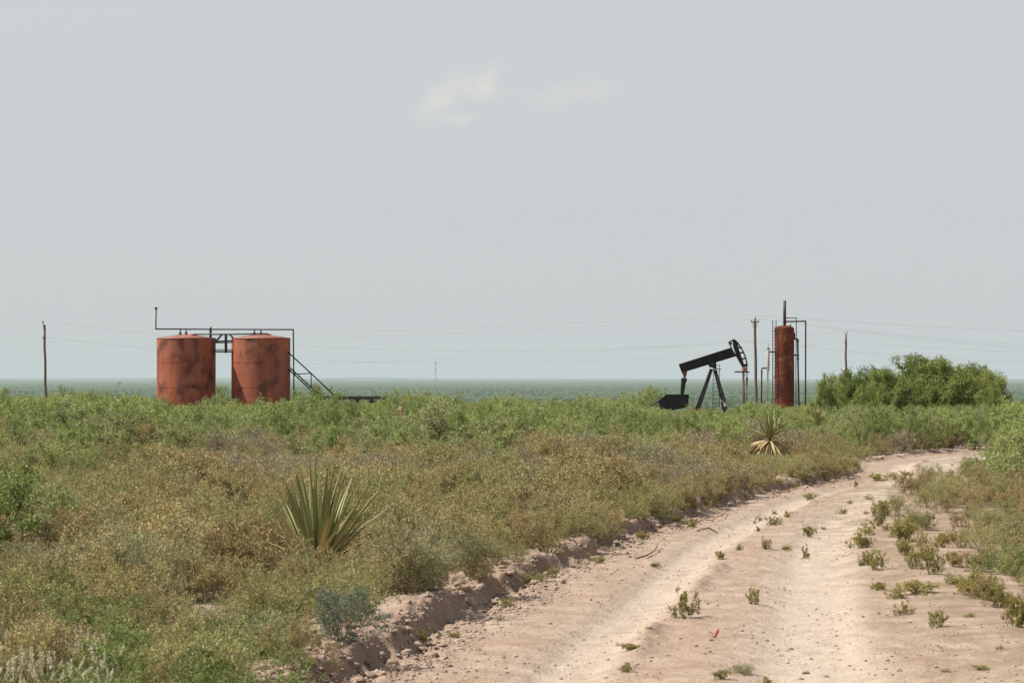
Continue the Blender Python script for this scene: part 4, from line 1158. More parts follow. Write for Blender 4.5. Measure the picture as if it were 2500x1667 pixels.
tag(link_mesh('gravel', mesh_np('gravel', V.reshape(-1, 3), None, T_, [M['stone']])), 'loose gravel and crumbled clods over the sandy track', 'gravel', kind='stuff')

# crumbled clods of the bank edge
r = np.random.default_rng(91)
n = 1300
Yc = 17 + 42 * r.random(n) ** 2.2
Xc = bank_x(Yc) + r.normal(size=n) * 0.16 - 0.05 + 0.05 * r.random(n)
kk = fbm(Yc * 0.8, Yc * 0 + 6.6, 2) > -0.06
Xc, Yc = Xc[kk], Yc[kk]; n = len(Xc)
Zc = gz(Xc, Yc); sc_ = 0.02 + 0.085 * r.random(n) ** 2.2
sv0 = [np.array([v_.co[:] for v_ in m_.vertices]) for m_ in STONES]
sf0 = [[tuple(p_.vertices) for p_ in m_.polygons] for m_ in STONES]
cv, cq, ct, off = [], [], [], 0
for k in range(n):
    a = r.uniform(0, 6.28); c_, s_ = math.cos(a), math.sin(a)
    v_ = sv0[k % 5] * (1 + r.normal(size=sv0[k % 5].shape) * 0.16) * sc_[k] * np.array([1.1, 1.1, 0.8]) * r.uniform(0.7, 1.3, 3)
    v_ = np.column_stack([v_[:, 0] * c_ - v_[:, 1] * s_, v_[:, 0] * s_ + v_[:, 1] * c_, v_[:, 2]]) + np.array([Xc[k], Yc[k], Zc[k] + 0.1 * sc_[k]])
    cv.append(v_)
    for f_ in sf0[k % 5]: (cq if len(f_) == 4 else ct).append([i_ + off for i_ in f_])
    off += len(v_)
tag(link_mesh('bank_clods', mesh_np('bank_clods', np.concatenate(cv), cq, ct, [M['road']])), 'crumbled earth clods along the low bank left of the track', 'clods', kind='stuff')

def stick(pts_px, rad, label, Yd=None, name='stick', m='root', grp=None):
    pts = []
    for px, py, up in pts_px:
        Y = 14300 / (py - EYE) if Yd is None else Yd
        x = (px - 1250) / F * Y
        pts.append(Vector((x, Y, float(gz(x, Y)) + up + rad)))
    c = pts[0].copy()
    o = MB().tube([p - c for p in pts], [rad * (1 - 0.5 * i / (len(pts) - 1)) for i in range(len(pts))], 6).build(name, M[m])
    o.location = c
    tag(o, label, 'stick', grp)
stick([(1552, 1366, 0), (1580, 1358, 0.02), (1600, 1348, 0.03), (1606, 1337, 0.06)], 0.011, 'dark crooked stick lying on the track near the bank')
stick([(1702, 1296, 0), (1730, 1292, 0.02), (1753, 1294, 0.0)], 0.009, 'thin curved root lying on the sand beside the bank')
stick([(1690, 1285, 0.0), (1715, 1277, 0.05), (1738, 1275, 0.02), (1760, 1268, 0.07), (1772, 1255, 0.03), (1780, 1252, 0.06)], 0.007, 'wiry tangled root sticking out of the bank foot')
stick([(1840, 1296 - 28, 0), (1848, 1262, 0.05), (1857, 1258, 0.07)], 0.010, 'small root arching out of the sand below the bank')

Y = 14300 / (1556 - EYE); x = (1748 - 1250) / F * Y
b = MB(); zz = float(gz(x, Y))
b.prism([(-0.020, 0.0), (0.004, 0.0), (0.028, 0.045), (0.026, 0.072), (0.012, 0.052)], -0.002, 0.002)
o = b.build('flagging_scrap', M['flag']); o.location = (x, Y, zz); o.rotation_euler = (-0.2, 0, 0.3)
tag(o, 'small bright red scrap of flagging on the sandy track', 'flagging')

def dead_branch(px, Y, h, seed, label, lean=0.5, name='dead_branch', grp=None):
    r = np.random.default_rng(seed); x = (px - 1250) / F * Y
    segs, tw = grow(r, h, 3, (0.2, 1.0), (0.6, 0.95), 3, (0.2, 0.45), 2, (0.1, 0.2), 0.016 * h / 0.8, 0.03, 0.3, 0, lean)
    v, q_ = seg_tubes(segs, 5)
    o = link_mesh(name, mesh_np(name, v, q_, mats=[M['deadwood']]))
    o.location = (x, Y, float(gz(x, Y))); tag(o, label, 'branch', grp)
dead_branch(2050, 92, 1.3, 11, 'bleached bare branches leaning below the tall mesquites')
for k, (px, Y, h) in enumerate(((350, 66, 0.9), (330, 78, 1.3), (1165, 90, 1.3), (1110, 66, 0.95), (280, 58, 0.8), (1700, 60, 0.7), (460, 80, 1.2), (640, 75, 1.0))):
    dead_branch(px, Y, h, 30 + k, 'bare pale dead branches poking out of the green brush', 0.6, 'dead_branch', 'dead branches in the brush')
dead_branch(8, 24.0, 0.55, 60, 'bare grey twisted branches under the green shrub at the left edge', 0.4)

# ------------------------------------------------------------------ the two storage tanks
YT = 166.0
ST = F / YT
def tank(cx, m, label, seed):
    base = at(cx, 1012, YT); base.z = float(gz(base.x, YT)) - 0.1
    t_ = thing('storage_tank', label, 'tank', base, seed)
    R_ = 143.3 / 2 / ST
    z0 = at(cx, 1012, YT).z - base.z; zt = at(cx, 826, YT).z - base.z
    s1 = at(cx, 946, YT).z - base.z; s2 = at(cx, 885.5, YT).z - base.z
    for lo, hi in ((0.0, s1 - 0.014), (s1 + 0.014, s2 - 0.014), (s2 + 0.014, zt)):
        MB().lathe([(R_, lo), (R_, hi)], 72).build('shell_course', m, t_)
    MB().lathe([(R_ - 0.03, s1 - 0.03), (R_ - 0.03, s1 + 0.03)], 72).build('weld_seam', M['rustpart'], t_)
    MB().lathe([(R_ - 0.03, s2 - 0.03), (R_ - 0.03, s2 + 0.03)], 72).build('weld_seam', M['rustpart'], t_)
    rf = MB().lathe([(R_ + 0.03, zt - 0.03), (R_ + 0.035, zt + 0.005), (R_ * 0.6, zt + 0.115), (R_ * 0.28, zt + 0.215), (R_ * 0.12, zt + 0.25), (0.0, zt + 0.255)], 72).build('roof', M['roof'], t_)
    MB().lathe([(0.26, zt + 0.16), (0.26, zt + 0.27), (0.0, zt + 0.275)], 20, (0.25, -0.5, 0)).build('hatch', M['roof'], rf)
    for k in range(10):   # radial roof seams
        a = 2 * math.pi * k / 10 + 0.2
        d = Vector((math.cos(a), math.sin(a), 0))
        MB().bar(d * (R_ * 0.25) + Vector((0, 0, zt + 0.226)), d * (R_ + 0.02) + Vector((0, 0, zt + 0.022)), 0.03, 0.012).build('roof_seam', M['roof'], rf)
    return t_, base, zt, R_
tank(454.7, M['tankA'], 'rusty red steel storage tank, the left one of the pair', 0.4)
tank(637, M['tankB'], 'rusty red steel storage tank beside the stairs, the right one of the pair', 2.0)

# vent line over both tanks
def L3(px, py, Y, base): return at(px, py, Y) - base
b0 = at(381, 803, YT - 0.2); b0.z = at(0, 826, YT).z
v = thing('vent_pipe', 'thin dark vent pipe over both tanks with a tall capped riser at its left', 'pipe', b0)
p = lambda px, py, dy=0.0: at(px, py, YT - 0.2) + Vector((0, dy, 0)) - b0
MB().tube([p(381, 756), p(380.3, 803), p(550, 804), p(716, 804.6), p(718.2, 1012)], 0.042, 8).build('main_run', M['pipe'], v)
MB().lathe([(0.05, 0), (0.06, 0.10), (0.10, 0.16), (0.10, 0.20), (0.0, 0.21)], 12, p(381, 758)).build('vent_cap', M['pipe'], v)
for px, y1 in ((440, 819), (454.3, 816), (621, 818), (637, 816)):
    rs = MB().tube([p(px, 805), p(px, 811)], 0.035, 8).build('riser', M['pipe'], v)
    MB().tube([p(px, 810), p(px, 812), p(px, y1 + 3)], [0.045, 0.085, 0.095], 8).build('valve', M['pipe'], rs)
for px in (464, 609, 660): MB().tube([p(px, 802.6), p(px, 806)], 0.07, 8).build('coupling', M['pipe'], v)
MB().tube([p(513.5, 799, .1), p(513.5, 826, .1)], 0.075, 8).build('support_post', M['pipe'], v)
MB().tube([p(515, 796, .1), p(515, 800, .1)], 0.02, 6).build('pin', M['pipe'], v)

# catwalk between the tanks
c0 = at(545, 861, YT - 0.8)
cw = thing('catwalk', 'dark steel catwalk with handrails bridging the gap between the two tanks', 'catwalk', c0)
p = lambda px, py, dy=0.0: at(px, py, YT - 0.8) + Vector((0, dy, 0)) - c0
MB().tube([p(473, 816), p(565, 816), p(651, 814.6), p(657, 817)], 0.045, 8).build('top_rail', M['pipe'], cw)
for dy in (0.0, 0.75):
    MB().tube([p(524, 833.4, dy), p(569, 832, dy)], 0.05, 6).build('mid_rail', M['pipe'], cw)
    MB().tube([p(524, 836.5, dy + 0.03), p(569, 836, dy + 0.03)], 0.03, 6).build('mid_rail', M['pipe'], cw)
    MB().tube([p(523, 853.5, dy), p(569, 853.5, dy)], 0.03, 6).build('toe_rail', M['pipe'], cw)
    MB().bar(p(550, 816, dy), p(550, 861.5, dy), 0.09, 0.085).build('post', M['pipe'], cw)
    MB().tube([p(540, 817, dy), p(526, 832, dy)], 0.035, 6).build('brace', M['pipe'], cw)
    MB().tube([p(560, 817, dy), p(571, 828, dy)], 0.035, 6).build('brace', M['pipe'], cw)
MB().box(p(546, 858.4, 0.38), (1.25, 0.80, 0.09)).build('deck', M['pipe'], cw)

# stairway down the right side
s0 = at(797, 1010, YT - 0.6)
stw = thing('stairway', 'steep dark steel stairway with handrail leading up the right tank', 'stairs', s0)
p = lambda px, py, dy=0.0: at(px, py, YT - 0.6) + Vector((0, dy, 0)) - s0
for dy, off in ((0.0, 0.0), (0.8, 0.0)):
    MB().bar(p(704, 896 + (0 if dy else 5), dy), p(822, 1004 + (0 if dy else 5), dy), 0.05, 0.08).build('stringer', M['black'], stw)
for k in range(13):
    f = (k + 0.5) / 13
    MB().box(p(704 + 118 * f, 899.5 + 108 * f, 0.40), (0.17, 0.74, 0.03)).build('tread', M['pipe'], stw)
MB().tube([p(702, 858.5), p(758.6, 910.6), p(819.6, 968), p(822, 1000)], 0.045, 6).build('handrail', M['black'], stw)
MB().tube([p(718, 913.4), p(759, 911)], 0.035, 6).build('brace', M['black'], stw)
MB().tube([p(759.4, 911), p(759.8, 948)], 0.035, 6).build('post', M['black'], stw)

# low platform right of the stairs
l0 = at(866, 1012, 162); l0.z = float(gz(l0.x, 162))
pl = thing('loading_platform', 'low dark timber platform with grey tin panels half hidden in the brush', 'platform', l0)
p = lambda px, py, dy=0.0: at(px, py, 162) + Vector((0, dy, 0)) - l0
for k in range(4):
    MB().box(p(865, 968.4, -0.45 + 0.42 * k), (4.25, 0.39, 0.06)).build('plank', M['plank'], pl)
MB().box(p(865, 972.5, -0.6), (4.15, 0.08, 0.10)).build('beam', M['plank'], pl)
MB().box(p(865, 972.5, 0.75), (4.15, 0.08, 0.10)).build('beam', M['plank'], pl)
for px in (785, 820, 872, 908, 945):
    for dy in (-0.6, 0.75):
        a = p(px, 974, dy); MB().box((a.x, a.y, a.z / 2), (0.16 if px == 945 else 0.09, 0.10, a.z)).build('post', M['plank'], pl)
for x0, x1 in ((833, 846), (856, 868), (876, 889), (890, 904)):
    a, c = p(x0, 975, -0.5), p(x1, 975, -0.5)
    MB().box(((a.x + c.x) / 2, -0.5, a.z / 2), (c.x - a.x, 0.02, a.z)).build('tin_panel', M['tin'], pl)
for px in (912, 938):
    a = p(px, 975, -0.45); MB().box((a.x, -0.45, a.z / 2), (0.5, 0.04, a.z * 0.9)).build('dark_panel', M['plank'], pl)

# ------------------------------------------------------------------ pumpjack
YP = 165.0
q0 = at(1738, 1012, YP); q0.z = float(gz(q0.x, YP))
pj = thing('pumpjack', 'black pumpjack with tilted walking beam and raised horse head', 'pumpjack', q0)
p = lambda px, py, dy=0.0: at(px, py, YP) + Vector((0, dy, 0)) - q0
xz = lambda px, py: ((p(px, py)).x, (p(px, py)).z)
# walking beam: an I-beam
wb = MB().prism([xz(1657.6, 889.2), xz(1786, 848.3), xz(1797.5, 869), xz(1674, 907), xz(1666.5, 913)], -0.04, 0.04).build('walking_beam', M['black'], pj)
def flange(a, c, w, h, par, nm='flange'): return MB().bar(p(*a), p(*c), w, h).build(nm, M['black'], par)
flange((1657.8, 889.8), (1786, 849), 0.32, 0.05, wb); flange((1672, 906.6), (1797, 868.6), 0.32, 0.05, wb)
flange((1658.3, 890), (1666.8, 912), 0.30, 0.05, wb, 'end_plate')
for f in (0.22, 0.45, 0.66, 0.85):
    a = (1657.6 + (1786 - 1657.6) * f, 889.2 + (848.3 - 889.2) * f); c = (1668 + (1797 - 1668) * f, 910 + (869 - 910) * f)
    flange(a, c, 0.28, 0.04, wb, 'stiffener')
# saddle and samson post
MB().box(p(1739.5, 890), (0.46, 0.40, 0.18), Matrix.Rotation(R(-17.5), 3, 'Y')).build('saddle', M['black'], pj)
MB().prism([xz(1731.5, 884), xz(1747, 884), xz(1749, 897), xz(1746, 903), xz(1735, 903), xz(1734, 896)], -0.22, 0.22).build('center_bearing', M['black'], pj)
MB().tube([p(1739.5, 889, -0.32), p(1739.5, 889, 0.32)], 0.09, 12).build('pivot_shaft', M['pipe'], pj)
MB().tube([p(1734, 898, -0.26), p(1741, 901, -0.30), p(1748.5, 902, -0.26)], 0.035, 6).build('rope_loop', M['white'], pj)
for dy0, dy1 in ((-0.12, -0.85), (0.12, 0.85)):
    for (a, c, m_) in (((1737.2, 900), (1702.5, 1000), 'black'), ((1744.6, 900), (1765.5, 975), 'black')):
        lg = MB().bar(p(a[0], a[1], dy0), p(c[0], c[1], dy1), 0.17, 0.18).build('post_leg', M[m_], pj)
    MB().bar(p(1765.5, 975, dy1 * 1.0), p(1771, 1010, dy1 * 1.15), 0.17, 0.18).build('leg_foot', M['worn'], pj)
    MB().box(p(1705.5, 1003, dy1), (0.26, 0.26, 0.30)).build('rear_foot', M['orange'], pj)
MB().tube([p(1719, 953, -0.50), p(1719, 953, 0.50)], 0.05, 6).build('cross_brace', M['black'], pj)
MB().tube([p(1757, 953, -0.56), p(1757, 953, 0.56)], 0.05, 6).build('cross_brace', M['black'], pj)
ld = MB().tube([p(1739.5, 900, -0.75), p(1737, 1008, -0.95)], 0.022, 6).build('ladder_rail', M['black'], pj)
MB().tube([p(1754.6, 890, -0.65), p(1752.8, 1008, -0.95)], 0.022, 6).build('ladder_rail', M['black'], pj)
for k in range(10):
    f = 0.06 + 0.09 * k; y = 900 + 108 * f
    MB().tube([p(1739.5 - 2.5 * f, y, -0.75 - 0.2 * f), p(1754.3 - 1.6 * f, y, -0.72 - 0.22 * f)], 0.016, 6).build('ladder_rung', M['black'], pj)
MB().box(p(1752.5, 900.5, -0.4), (0.30, 0.55, 0.05)).build('service_step', M['black'], pj)
MB().tube([p(1747, 891, -0.6), p(1754.5, 891, -0.65)], 0.018, 6).build('guard_rail', M['black'], pj)
# horse head
hh_ = MB().prism([xz(1786, 829.5), xz(1792, 828.6), xz(1801, 838), xz(1803, 850), xz(1807, 862), xz(1815.5, 886), xz(1818, 896), xz(1812.5, 897), xz(1804, 882), xz(1797, 869.5), xz(1794, 858), xz(1790, 846), xz(1789, 834)], -0.09, 0.09).build('horse_head', M['black'], pj)
arc = [(1790.5, 828.4), (1796, 831.6), (1803, 839.6), (1808.5, 848), (1813, 856), (1817, 864.5), (1820.2, 873), (1822.6, 882), (1823.8, 890), (1823.6, 896)]
b = MB()
for a, c in zip(arc, arc[1:]): b.bar(p(*a), p(*c), 0.34, 0.06)
b.build('curved_face', M['black'], hh_)
for a, c, w in (((1801, 848), (1811.5, 849), 0.10), ((1803.5, 862.5), (1816, 860), 0.10), ((1810, 877), (1821, 874), 0.10), ((1813, 893), (1823, 890.5), 0.16)):
    MB().bar(p(*a), p(*c), 0.22, w).build('web', M['black'], hh_)
for dy in (-0.15, 0.15):
    MB().bar(p(1779.2, 835.4, dy), p(1791, 829.4, dy), 0.03, 0.07).build('top_strap', M['black'], hh_)
    MB().bar(p(1779.4, 835.6, dy), p(1785.5, 849, dy), 0.03, 0.05).build('back_strap', M['black'], hh_)
MB().box(p(1784, 838.5), (0.14, 0.30, 0.16), Matrix.Rotation(R(-20), 3, 'Y')).build('hanger_block', M['rustpart'], hh_)
# bridle, carrier bar, polished rod
br = MB().tube([p(1823.6, 889, -0.12), p(1823.6, 925, -0.12)], 0.018, 6).build('bridle_cable', M['pipe'], pj)
MB().tube([p(1823.6, 889, 0.12), p(1823.6, 925, 0.12)], 0.018, 6).build('bridle_cable', M['pipe'], pj)
MB().box(p(1819.5, 901), (0.13, 0.30, 0.26)).build('wireline_guard', M['orange'], pj)
MB().box(p(1823.6, 926), (0.10, 0.40, 0.12)).build('carrier_bar', M['rustpart'], pj)
MB().tube([p(1823.6, 920), p(1823.6, 931), p(1823.2, 936)], [0.05, 0.06, 0.05], 8).build('rod_clamp', M['rustpart'], pj)
MB().tube([p(1823.2, 925), p(1823.6, 1006)], 0.022, 8).build('polished_rod', M['pipe'], pj)
MB().box(p(1823, 939), (0.14, 0.14, 0.14)).build('load_cell', M['orange'], pj)
MB().tube([p(1823.6, 985), p(1823.6, 1012)], 0.10, 10).build('wellhead', M['rustpart'], pj)
# equalizer bearing, pitman, crank housing
MB().prism([xz(1666.5, 906), xz(1677.5, 906), xz(1675.8, 916), xz(1672.6, 922), xz(1669.4, 922), xz(1667.2, 914)], -0.14, 0.14).build('tail_bearing', M['rustpart'], pj)
MB().tube([p(1671, 920, -0.55), p(1671, 920, 0.55)], 0.05, 8).build('equalizer', M['black'], pj)
for dy in (-0.45, 0.45):
    MB().prism([xz(1664.4, 922.5), xz(1676, 922.5), xz(1674.8, 932), xz(1672.5, 936), xz(1670.5, 952), xz(1667.8, 964), xz(1662.2, 964), xz(1663, 945), xz(1664, 936)], dy - 0.06, dy + 0.06).build('pitman_arm', M['black'], pj)
gb = MB().prism([xz(1625.5, 963.6), xz(1679.5, 963.6), xz(1677, 994), xz(1641, 1001), xz(1611, 997), xz(1608, 978)], -0.55, 0.55).build('crank_guard', M['black'], pj)
for a, c in (((1625, 963.6), (1680, 963.6)), ((1679.5, 964), (1677, 994)), ((1608, 978.5), (1625.5, 963.6)), ((1651, 965), (1650, 996))):
    MB().bar(p(*a, -0.57), p(*c, -0.57), 0.06, 0.07).build('guard_frame', M['black'], gb)
MB().tube([p(1663, 980, -0.62), p(1663, 980, -0.5)], 0.30, 20).build('gear_cover', M['black'], gb)
MB().tube([p(1634, 982, -0.60), p(1634, 982, -0.5)], 0.22, 20).build('sheave_cover', M['black'], gb)
MB().bar(p(1608, 979), p(1583, 997), 1.0, 0.06).build('belt_cover', M['black'], pj)
MB().box(p(1614, 1000, -0.62), (0.24, 0.3, 0.36)).build('prime_mover', M['rustpart'], pj)
MB().box(p(1694, 1012), (4.2, 1.5, 0.22)).build('base_skid', M['black'], pj)
MB().box(p(1756, 1013), (1.3, 2.2, 0.16)).build('post_base', M['tin'], pj)

# ------------------------------------------------------------------ poles and posts
def pole(px_top, py_top, px_bot, Y, r0, r1, label, m, name='utility_pole'):
    top = at(px_top, py_top, Y); bot = at(px_bot, 1000, Y); bot.z = float(gz(bot.x, Y)) - 0.3
    t_ = thing(name, label, 'pole', bot)
    d = top - bot; rr = np.random.default_rng(int(px_top))
    pts = [Vector((0, 0, 0)) + d * f + Vector((rr.normal() * 0.02, 0, 0)) for f in np.linspace(0, 1, 9)]
    MB().tube(pts, [r1 + (r0 - r1) * f for f in np.linspace(0, 1, 9)], 10).build('shaft', M[m], t_)
    return t_, bot, top
def insulator(par, c, h=0.22, r=0.06, nm='insulator'):
    MB().lathe([(r * 0.4, 0), (r, h * 0.2), (r * 0.6, h * 0.4), (r, h * 0.55), (r * 0.5, h * 0.8), (r * 0.7, h), (0, h * 1.02)], 10, c).build(nm, M['glass'], par)
# left
t1, b1, e1 = pole(108.5, 793, 112.5, 283, 0.115, 0.15, 'weathered brown utility pole standing alone at the far left', 'pole')
MB().bar(e1 - b1 + Vector((-0.05, -0.1, -0.5)), e1 - b1 + Vector((-0.16, -0.1, 0.22)), 0.06, 0.05).build('top_bracket', M['pipe'], t1)
insulator(t1, e1 - b1 + Vector((-0.17, -0.1, 0.15)), 0.30, 0.10)
insulator(t1, e1 - b1 + Vector((-0.14, -0.1, -1.45)), 0.2, 0.08)
W1L = e1 + Vector((-0.17, -0.1, 0.42)); W2L = e1 + Vector((-0.14, -0.1, -1.3))
# middle, with cross-arm
t2, b2, e2 = pole(1843, 777, 1847, 240, 0.115, 0.15, 'brown utility pole with a short cross-arm between the pumpjack and the rusty vessel', 'pole')
rel = e2 - b2
MB().box(rel + Vector((0, -0.15, -0.33)), (0.72, 0.10, 0.09)).build('cross_arm', M['greypole'], t2)
for sx in (-1, 1):
    MB().tube([rel + Vector((sx * 0.28, -0.15, -0.36)), rel + Vector((sx * 0.04, -0.12, -0.95))], 0.02, 6).build('arm_brace', M['pipe'], t2)
    insulator(t2, rel + Vector((sx * 0.32, -0.15, -0.28)), 0.2, 0.06)
insulator(t2, rel + Vector((0.06, 0, 0.0)), 0.26, 0.06, 'pin_insulator')
# right
t3, b3, e3 = pole(2065.5, 816, 2066, 300, 0.11, 0.15, 'bare grey brown utility pole with a forked top behind the tall mesquites', 'pole')
for sx in (-1, 1):
    MB().tube([e3 - b3 + Vector((0, 0, -0.25)), e3 - b3 + Vector((sx * 0.11, 0, 0.05)), e3 - b3 + Vector((sx * 0.13, 0, 0.30))], 0.03, 6).build('fork', M['pipe'], t3)
insulator(t3, e3 - b3 + Vector((0.13, 0, 0.28)), 0.12, 0.05)
insulator(t3, e3 - b3 + Vector((-0.14, -0.1, -1.0)), 0.2, 0.08)
# short power post in front of the pumpjack
Yp = 152.0
top = at(1814.2, 897, Yp); bot = at(1815.5, 1010, Yp); bot.z = float(gz(bot.x, Yp)) - 0.1
sp = thing('power_post', 'short grey post with a lopsided cross-arm in front of the horse head', 'post', bot)
MB().tube([Vector((0, 0, 0)), (top - bot) * 0.5 + Vector((0.01, 0, 0)), top - bot], [0.085, 0.08, 0.072], 10).build('shaft', M['greypole'], sp)
ca = at(1811.5, 907.8, Yp - 0.12) - bot
MB().bar(ca + Vector((-0.42, 0, 0.01)), ca + Vector((0.42, 0, 0.0)), 0.09, 0.075).build('cross_arm', M['plank'], sp)
MB().tube([ca + Vector((0.28, 0.0, -0.04)), ca + Vector((0.08, 0.02, -0.28))], 0.014, 6).build('arm_brace', M['pipe'], sp)

# ------------------------------------------------------------------ wires
def wire(a, b, sag, label, r=0.006, n=26):
    pts = []
    for i in range(n + 1):
        f = i / n; q_ = a.lerp(b, f); q_.z -= 4 * sag * f * (1 - f); pts.append(q_ - a)
    o = MB().tube(pts, r, 4, False).build('power_line', M['wire']); o.location = a
    tag(o, label, 'power line')
W1R = e3 + Vector((0.13, 0, 0.42)); W2R = e3 + Vector((-0.14, -0.1, -0.8))
wire(W1L, W1R, 2.75, 'sagging upper wire from the far left pole to the fork-topped pole')
wire(W2L, W2R, 2.65, 'sagging lower wire from the far left pole to the fork-topped pole')
wire(W1L, at(-900, 800, 300), 1.2, 'upper wire leaving the picture to the left of the far left pole')
wire(W2L, at(-900, 838, 300), 1.2, 'lower wire leaving the picture to the left of the far left pole')
wire(W1R, at(3300, 840, 320), 1.6, 'upper wire leaving the picture to the right of the fork-topped pole')
wire(W2R, at(3300, 860, 320), 0.9, 'lower wire leaving the picture to the right of the fork-topped pole')
ins = lambda dx, dz, dy=-0.15: e2 + Vector((dx, dy, dz))
wire(ins(0.06, 0.28, 0), at(-700, 852, 420), 0.5, 'topmost wire falling left from the cross-arm pole behind the tanks')
wire(ins(-0.32, -0.06), at(-700, 872, 410), 0.5, 'second wire falling left from the cross-arm pole behind the tanks')
wire(ins(0.0, -2.1, -0.14), at(-700, 892, 400), 1.6, 'lowest wire falling left from the cross-arm pole behind the tanks')
wire(ins(0.06, 0.28, 0), at(3000, 822, 330), 0.4, 'topmost wire falling right from the cross-arm pole')
wire(ins(0.32, -0.06), at(3000, 848, 330), 1.0, 'second wire falling right from the cross-arm pole')
wire(ins(0.0, -2.1, -0.14), at(3000, 874, 330), 1.2, 'lowest wire falling right from the cross-arm pole')

# ------------------------------------------------------------------ heater treater
YH = 169.0
h0 = at(1915, 1015, YH); h0.z = float(gz(h0.x, YH)) - 0.05
ht = thing('heater_treater', 'tall rusty vertical vessel with black stack, ladder and side pipes', 'vessel', h0)
p = lambda px, py, dy=0.0: at(px, py, YH) + Vector((0, dy, 0)) - h0
Rh = 47.8 / 2 / F * YH
zt = p(1915, 802.5).z; zd = p(1915, 794.2).z
prof = [(Rh, 0.0), (Rh, zt)]
for k in range(1, 8):
    a = math.pi / 2 * k / 7; prof.append((Rh * math.cos(a) if k < 7 else 0.0, zt + (zd - zt) * math.sin(a)))
vs_ = MB().lathe(prof, 48).build('vessel_shell', M['treater'], ht)
for py in (842, 884, 925, 965): MB().lathe([(Rh - 0.003, p(0, py).z - 0.03), (Rh + 0.010, p(0, py).z), (Rh - 0.003, p(0, py).z + 0.03)], 48).build('girth_weld', M['treater'], vs_)
MB().tube([p(1915.8, 800), p(1915.8, 733.5)], 0.098, 16).build('stack', M['stack'], ht)
MB().tube([p(1930, 799), p(1930, 792)], 0.05, 10).build('relief_nozzle', M['pipe'], ht)
mw = MB().tube([p(1938, 819, 0), p(1941, 819, 0)], 0.20, 20).build('manway', M['treater'], ht)
MB().tube([p(1919, 776), p(1944.4, 776.2), p(1944.2, 830), p(1942.8, 900), p(1943.8, 1010)], 0.026, 8).build('vent_tube', M['pipe'], ht)
MB().tube([p(1919, 785, -0.05), p(1967, 784.2, -0.05), p(1966.5, 900, -0.05), p(1966, 1010, -0.05)], 0.047, 8).build('gas_line', M['pipe'], ht)
MB().tube([p(1937, 827, -0.1), p(1947.4, 828, -0.1), p(1948, 900, -0.1), p(1950.4, 1010, -0.1)], 0.055, 8).build('oil_line', M['pipe'], ht)
MB().tube([p(1937, 867, -0.1), p(1948, 867.3, -0.1)], 0.05, 8).build('oil_inlet', M['pipe'], ht)
for py in (833, 867, 875): MB().tube([p(1947.8, py - 1.5, -0.1), p(1947.8, py + 1.5, -0.1)], 0.085, 10).build('flange', M['pipe'], ht)
for px, top_, dy in ((1886, 782.5, -0.2), (1893, 782.8, -0.2)):
    MB().bar(p(px, top_, dy - (0.25 if px > 1890 else 0)), p(px - 0.6, 1012, dy - (0.25 if px > 1890 else 0)), 0.05, 0.045).build('ladder_rail', M['pipe'], ht)
for k in range(25):
    py = 800 + 8.2 * k
    MB().tube([p(1886, py, -0.2), p(1893, py, -0.45)], 0.018, 6).build('ladder_rung', M['pipe'], ht)
for py in (808, 860, 920, 975): MB().tube([p(1886, py, -0.2), p(1893, py, 0.0)], 0.03, 6).build('ladder_bracket', M['pipe'], ht)

# beige gas scrubber left of it
g0 = at(1875, 1010, 168); g0.z = float(gz(g0.x, 168))
gs = thing('gas_scrubber', 'slim beige upright pipe with a thicker top and a black elbow pipe', 'pipe', g0)
p = lambda px, py, dy=0.0: at(px, py, 168) + Vector((0, dy, 0)) - g0
MB().lathe([(0.045, p(0, 905).z - 0.05), (0.085, p(0, 902).z), (0.085, p(0, 853).z), (0.05, p(0, 850.5).z), (0, p(0, 850).z)], 16, (p(1875.6, 0).x, 0, 0)).build('scrubber_body', M['beige'], gs)
MB().tube([p(1874.8, 903), p(1873.2, 1010)], 0.052, 10).build('lower_pipe', M['beige'], gs)
MB().box(p(1876, 851), (0.20, 0.14, 0.07)).build('top_valve', M['pipe'], gs)
MB().tube([p(1876, 851), p(1875.8, 838)], 0.012, 6).build('antenna_pin', M['pipe'], gs)
MB().tube([p(1878, 859), p(1892, 859)], 0.045, 8).build('outlet_pipe', M['pipe'], gs)
MB().tube([p(1872.5, 898.5), p(1860.5, 898.5), p(1859.6, 903), p(1858.8, 1008)], 0.045, 8).build('inlet_pipe', M['pipe'], gs)
MB().tube([p(1859.7, 907), p(1859.7, 909)], 0.07, 8).build('coupling', M['pipe'], gs)

# ------------------------------------------------------------------ far things on the plain
def plainY(py): return 27.5 * F / (py - EYE)
Yt = 6000.0
tb = at(1063.5, 940, Yt); tb.z = float(base_z(tb.x, Yt))
tw = thing('radio_mast', 'distant red and white lattice mast on the horizon', 'mast', tb)
ht_ = at(0, 883, Yt).z - tb.z
nsec = 7
for k in range(nsec):
    z0, z1 = ht_ * k / nsec, ht_ * (k + 1) / nsec
    wa, wc = 3.6 - 2.2 * k / nsec, 3.6 - 2.2 * (k + 1) / nsec
    b = MB(); cs = ((-1, -1), (1, -1), (1, 1), (-1, 1))
    for (sx, sy), (ux, uy) in zip(cs, cs[1:] + cs[:1]):
        b.bar((sx * wa, sy * wa, z0), (sx * wc, sy * wc, z1), 0.35, 0.35)
        b.bar((sx * wa, sy * wa, z0), (ux * wc, uy * wc, z1), 0.2, 0.2)
        b.bar((sx * wc, sy * wc, z1), (ux * wc, uy * wc, z1), 0.2, 0.2)
    b.build('lattice_section', M['redband' if k % 2 == 0 else 'white'], tw)
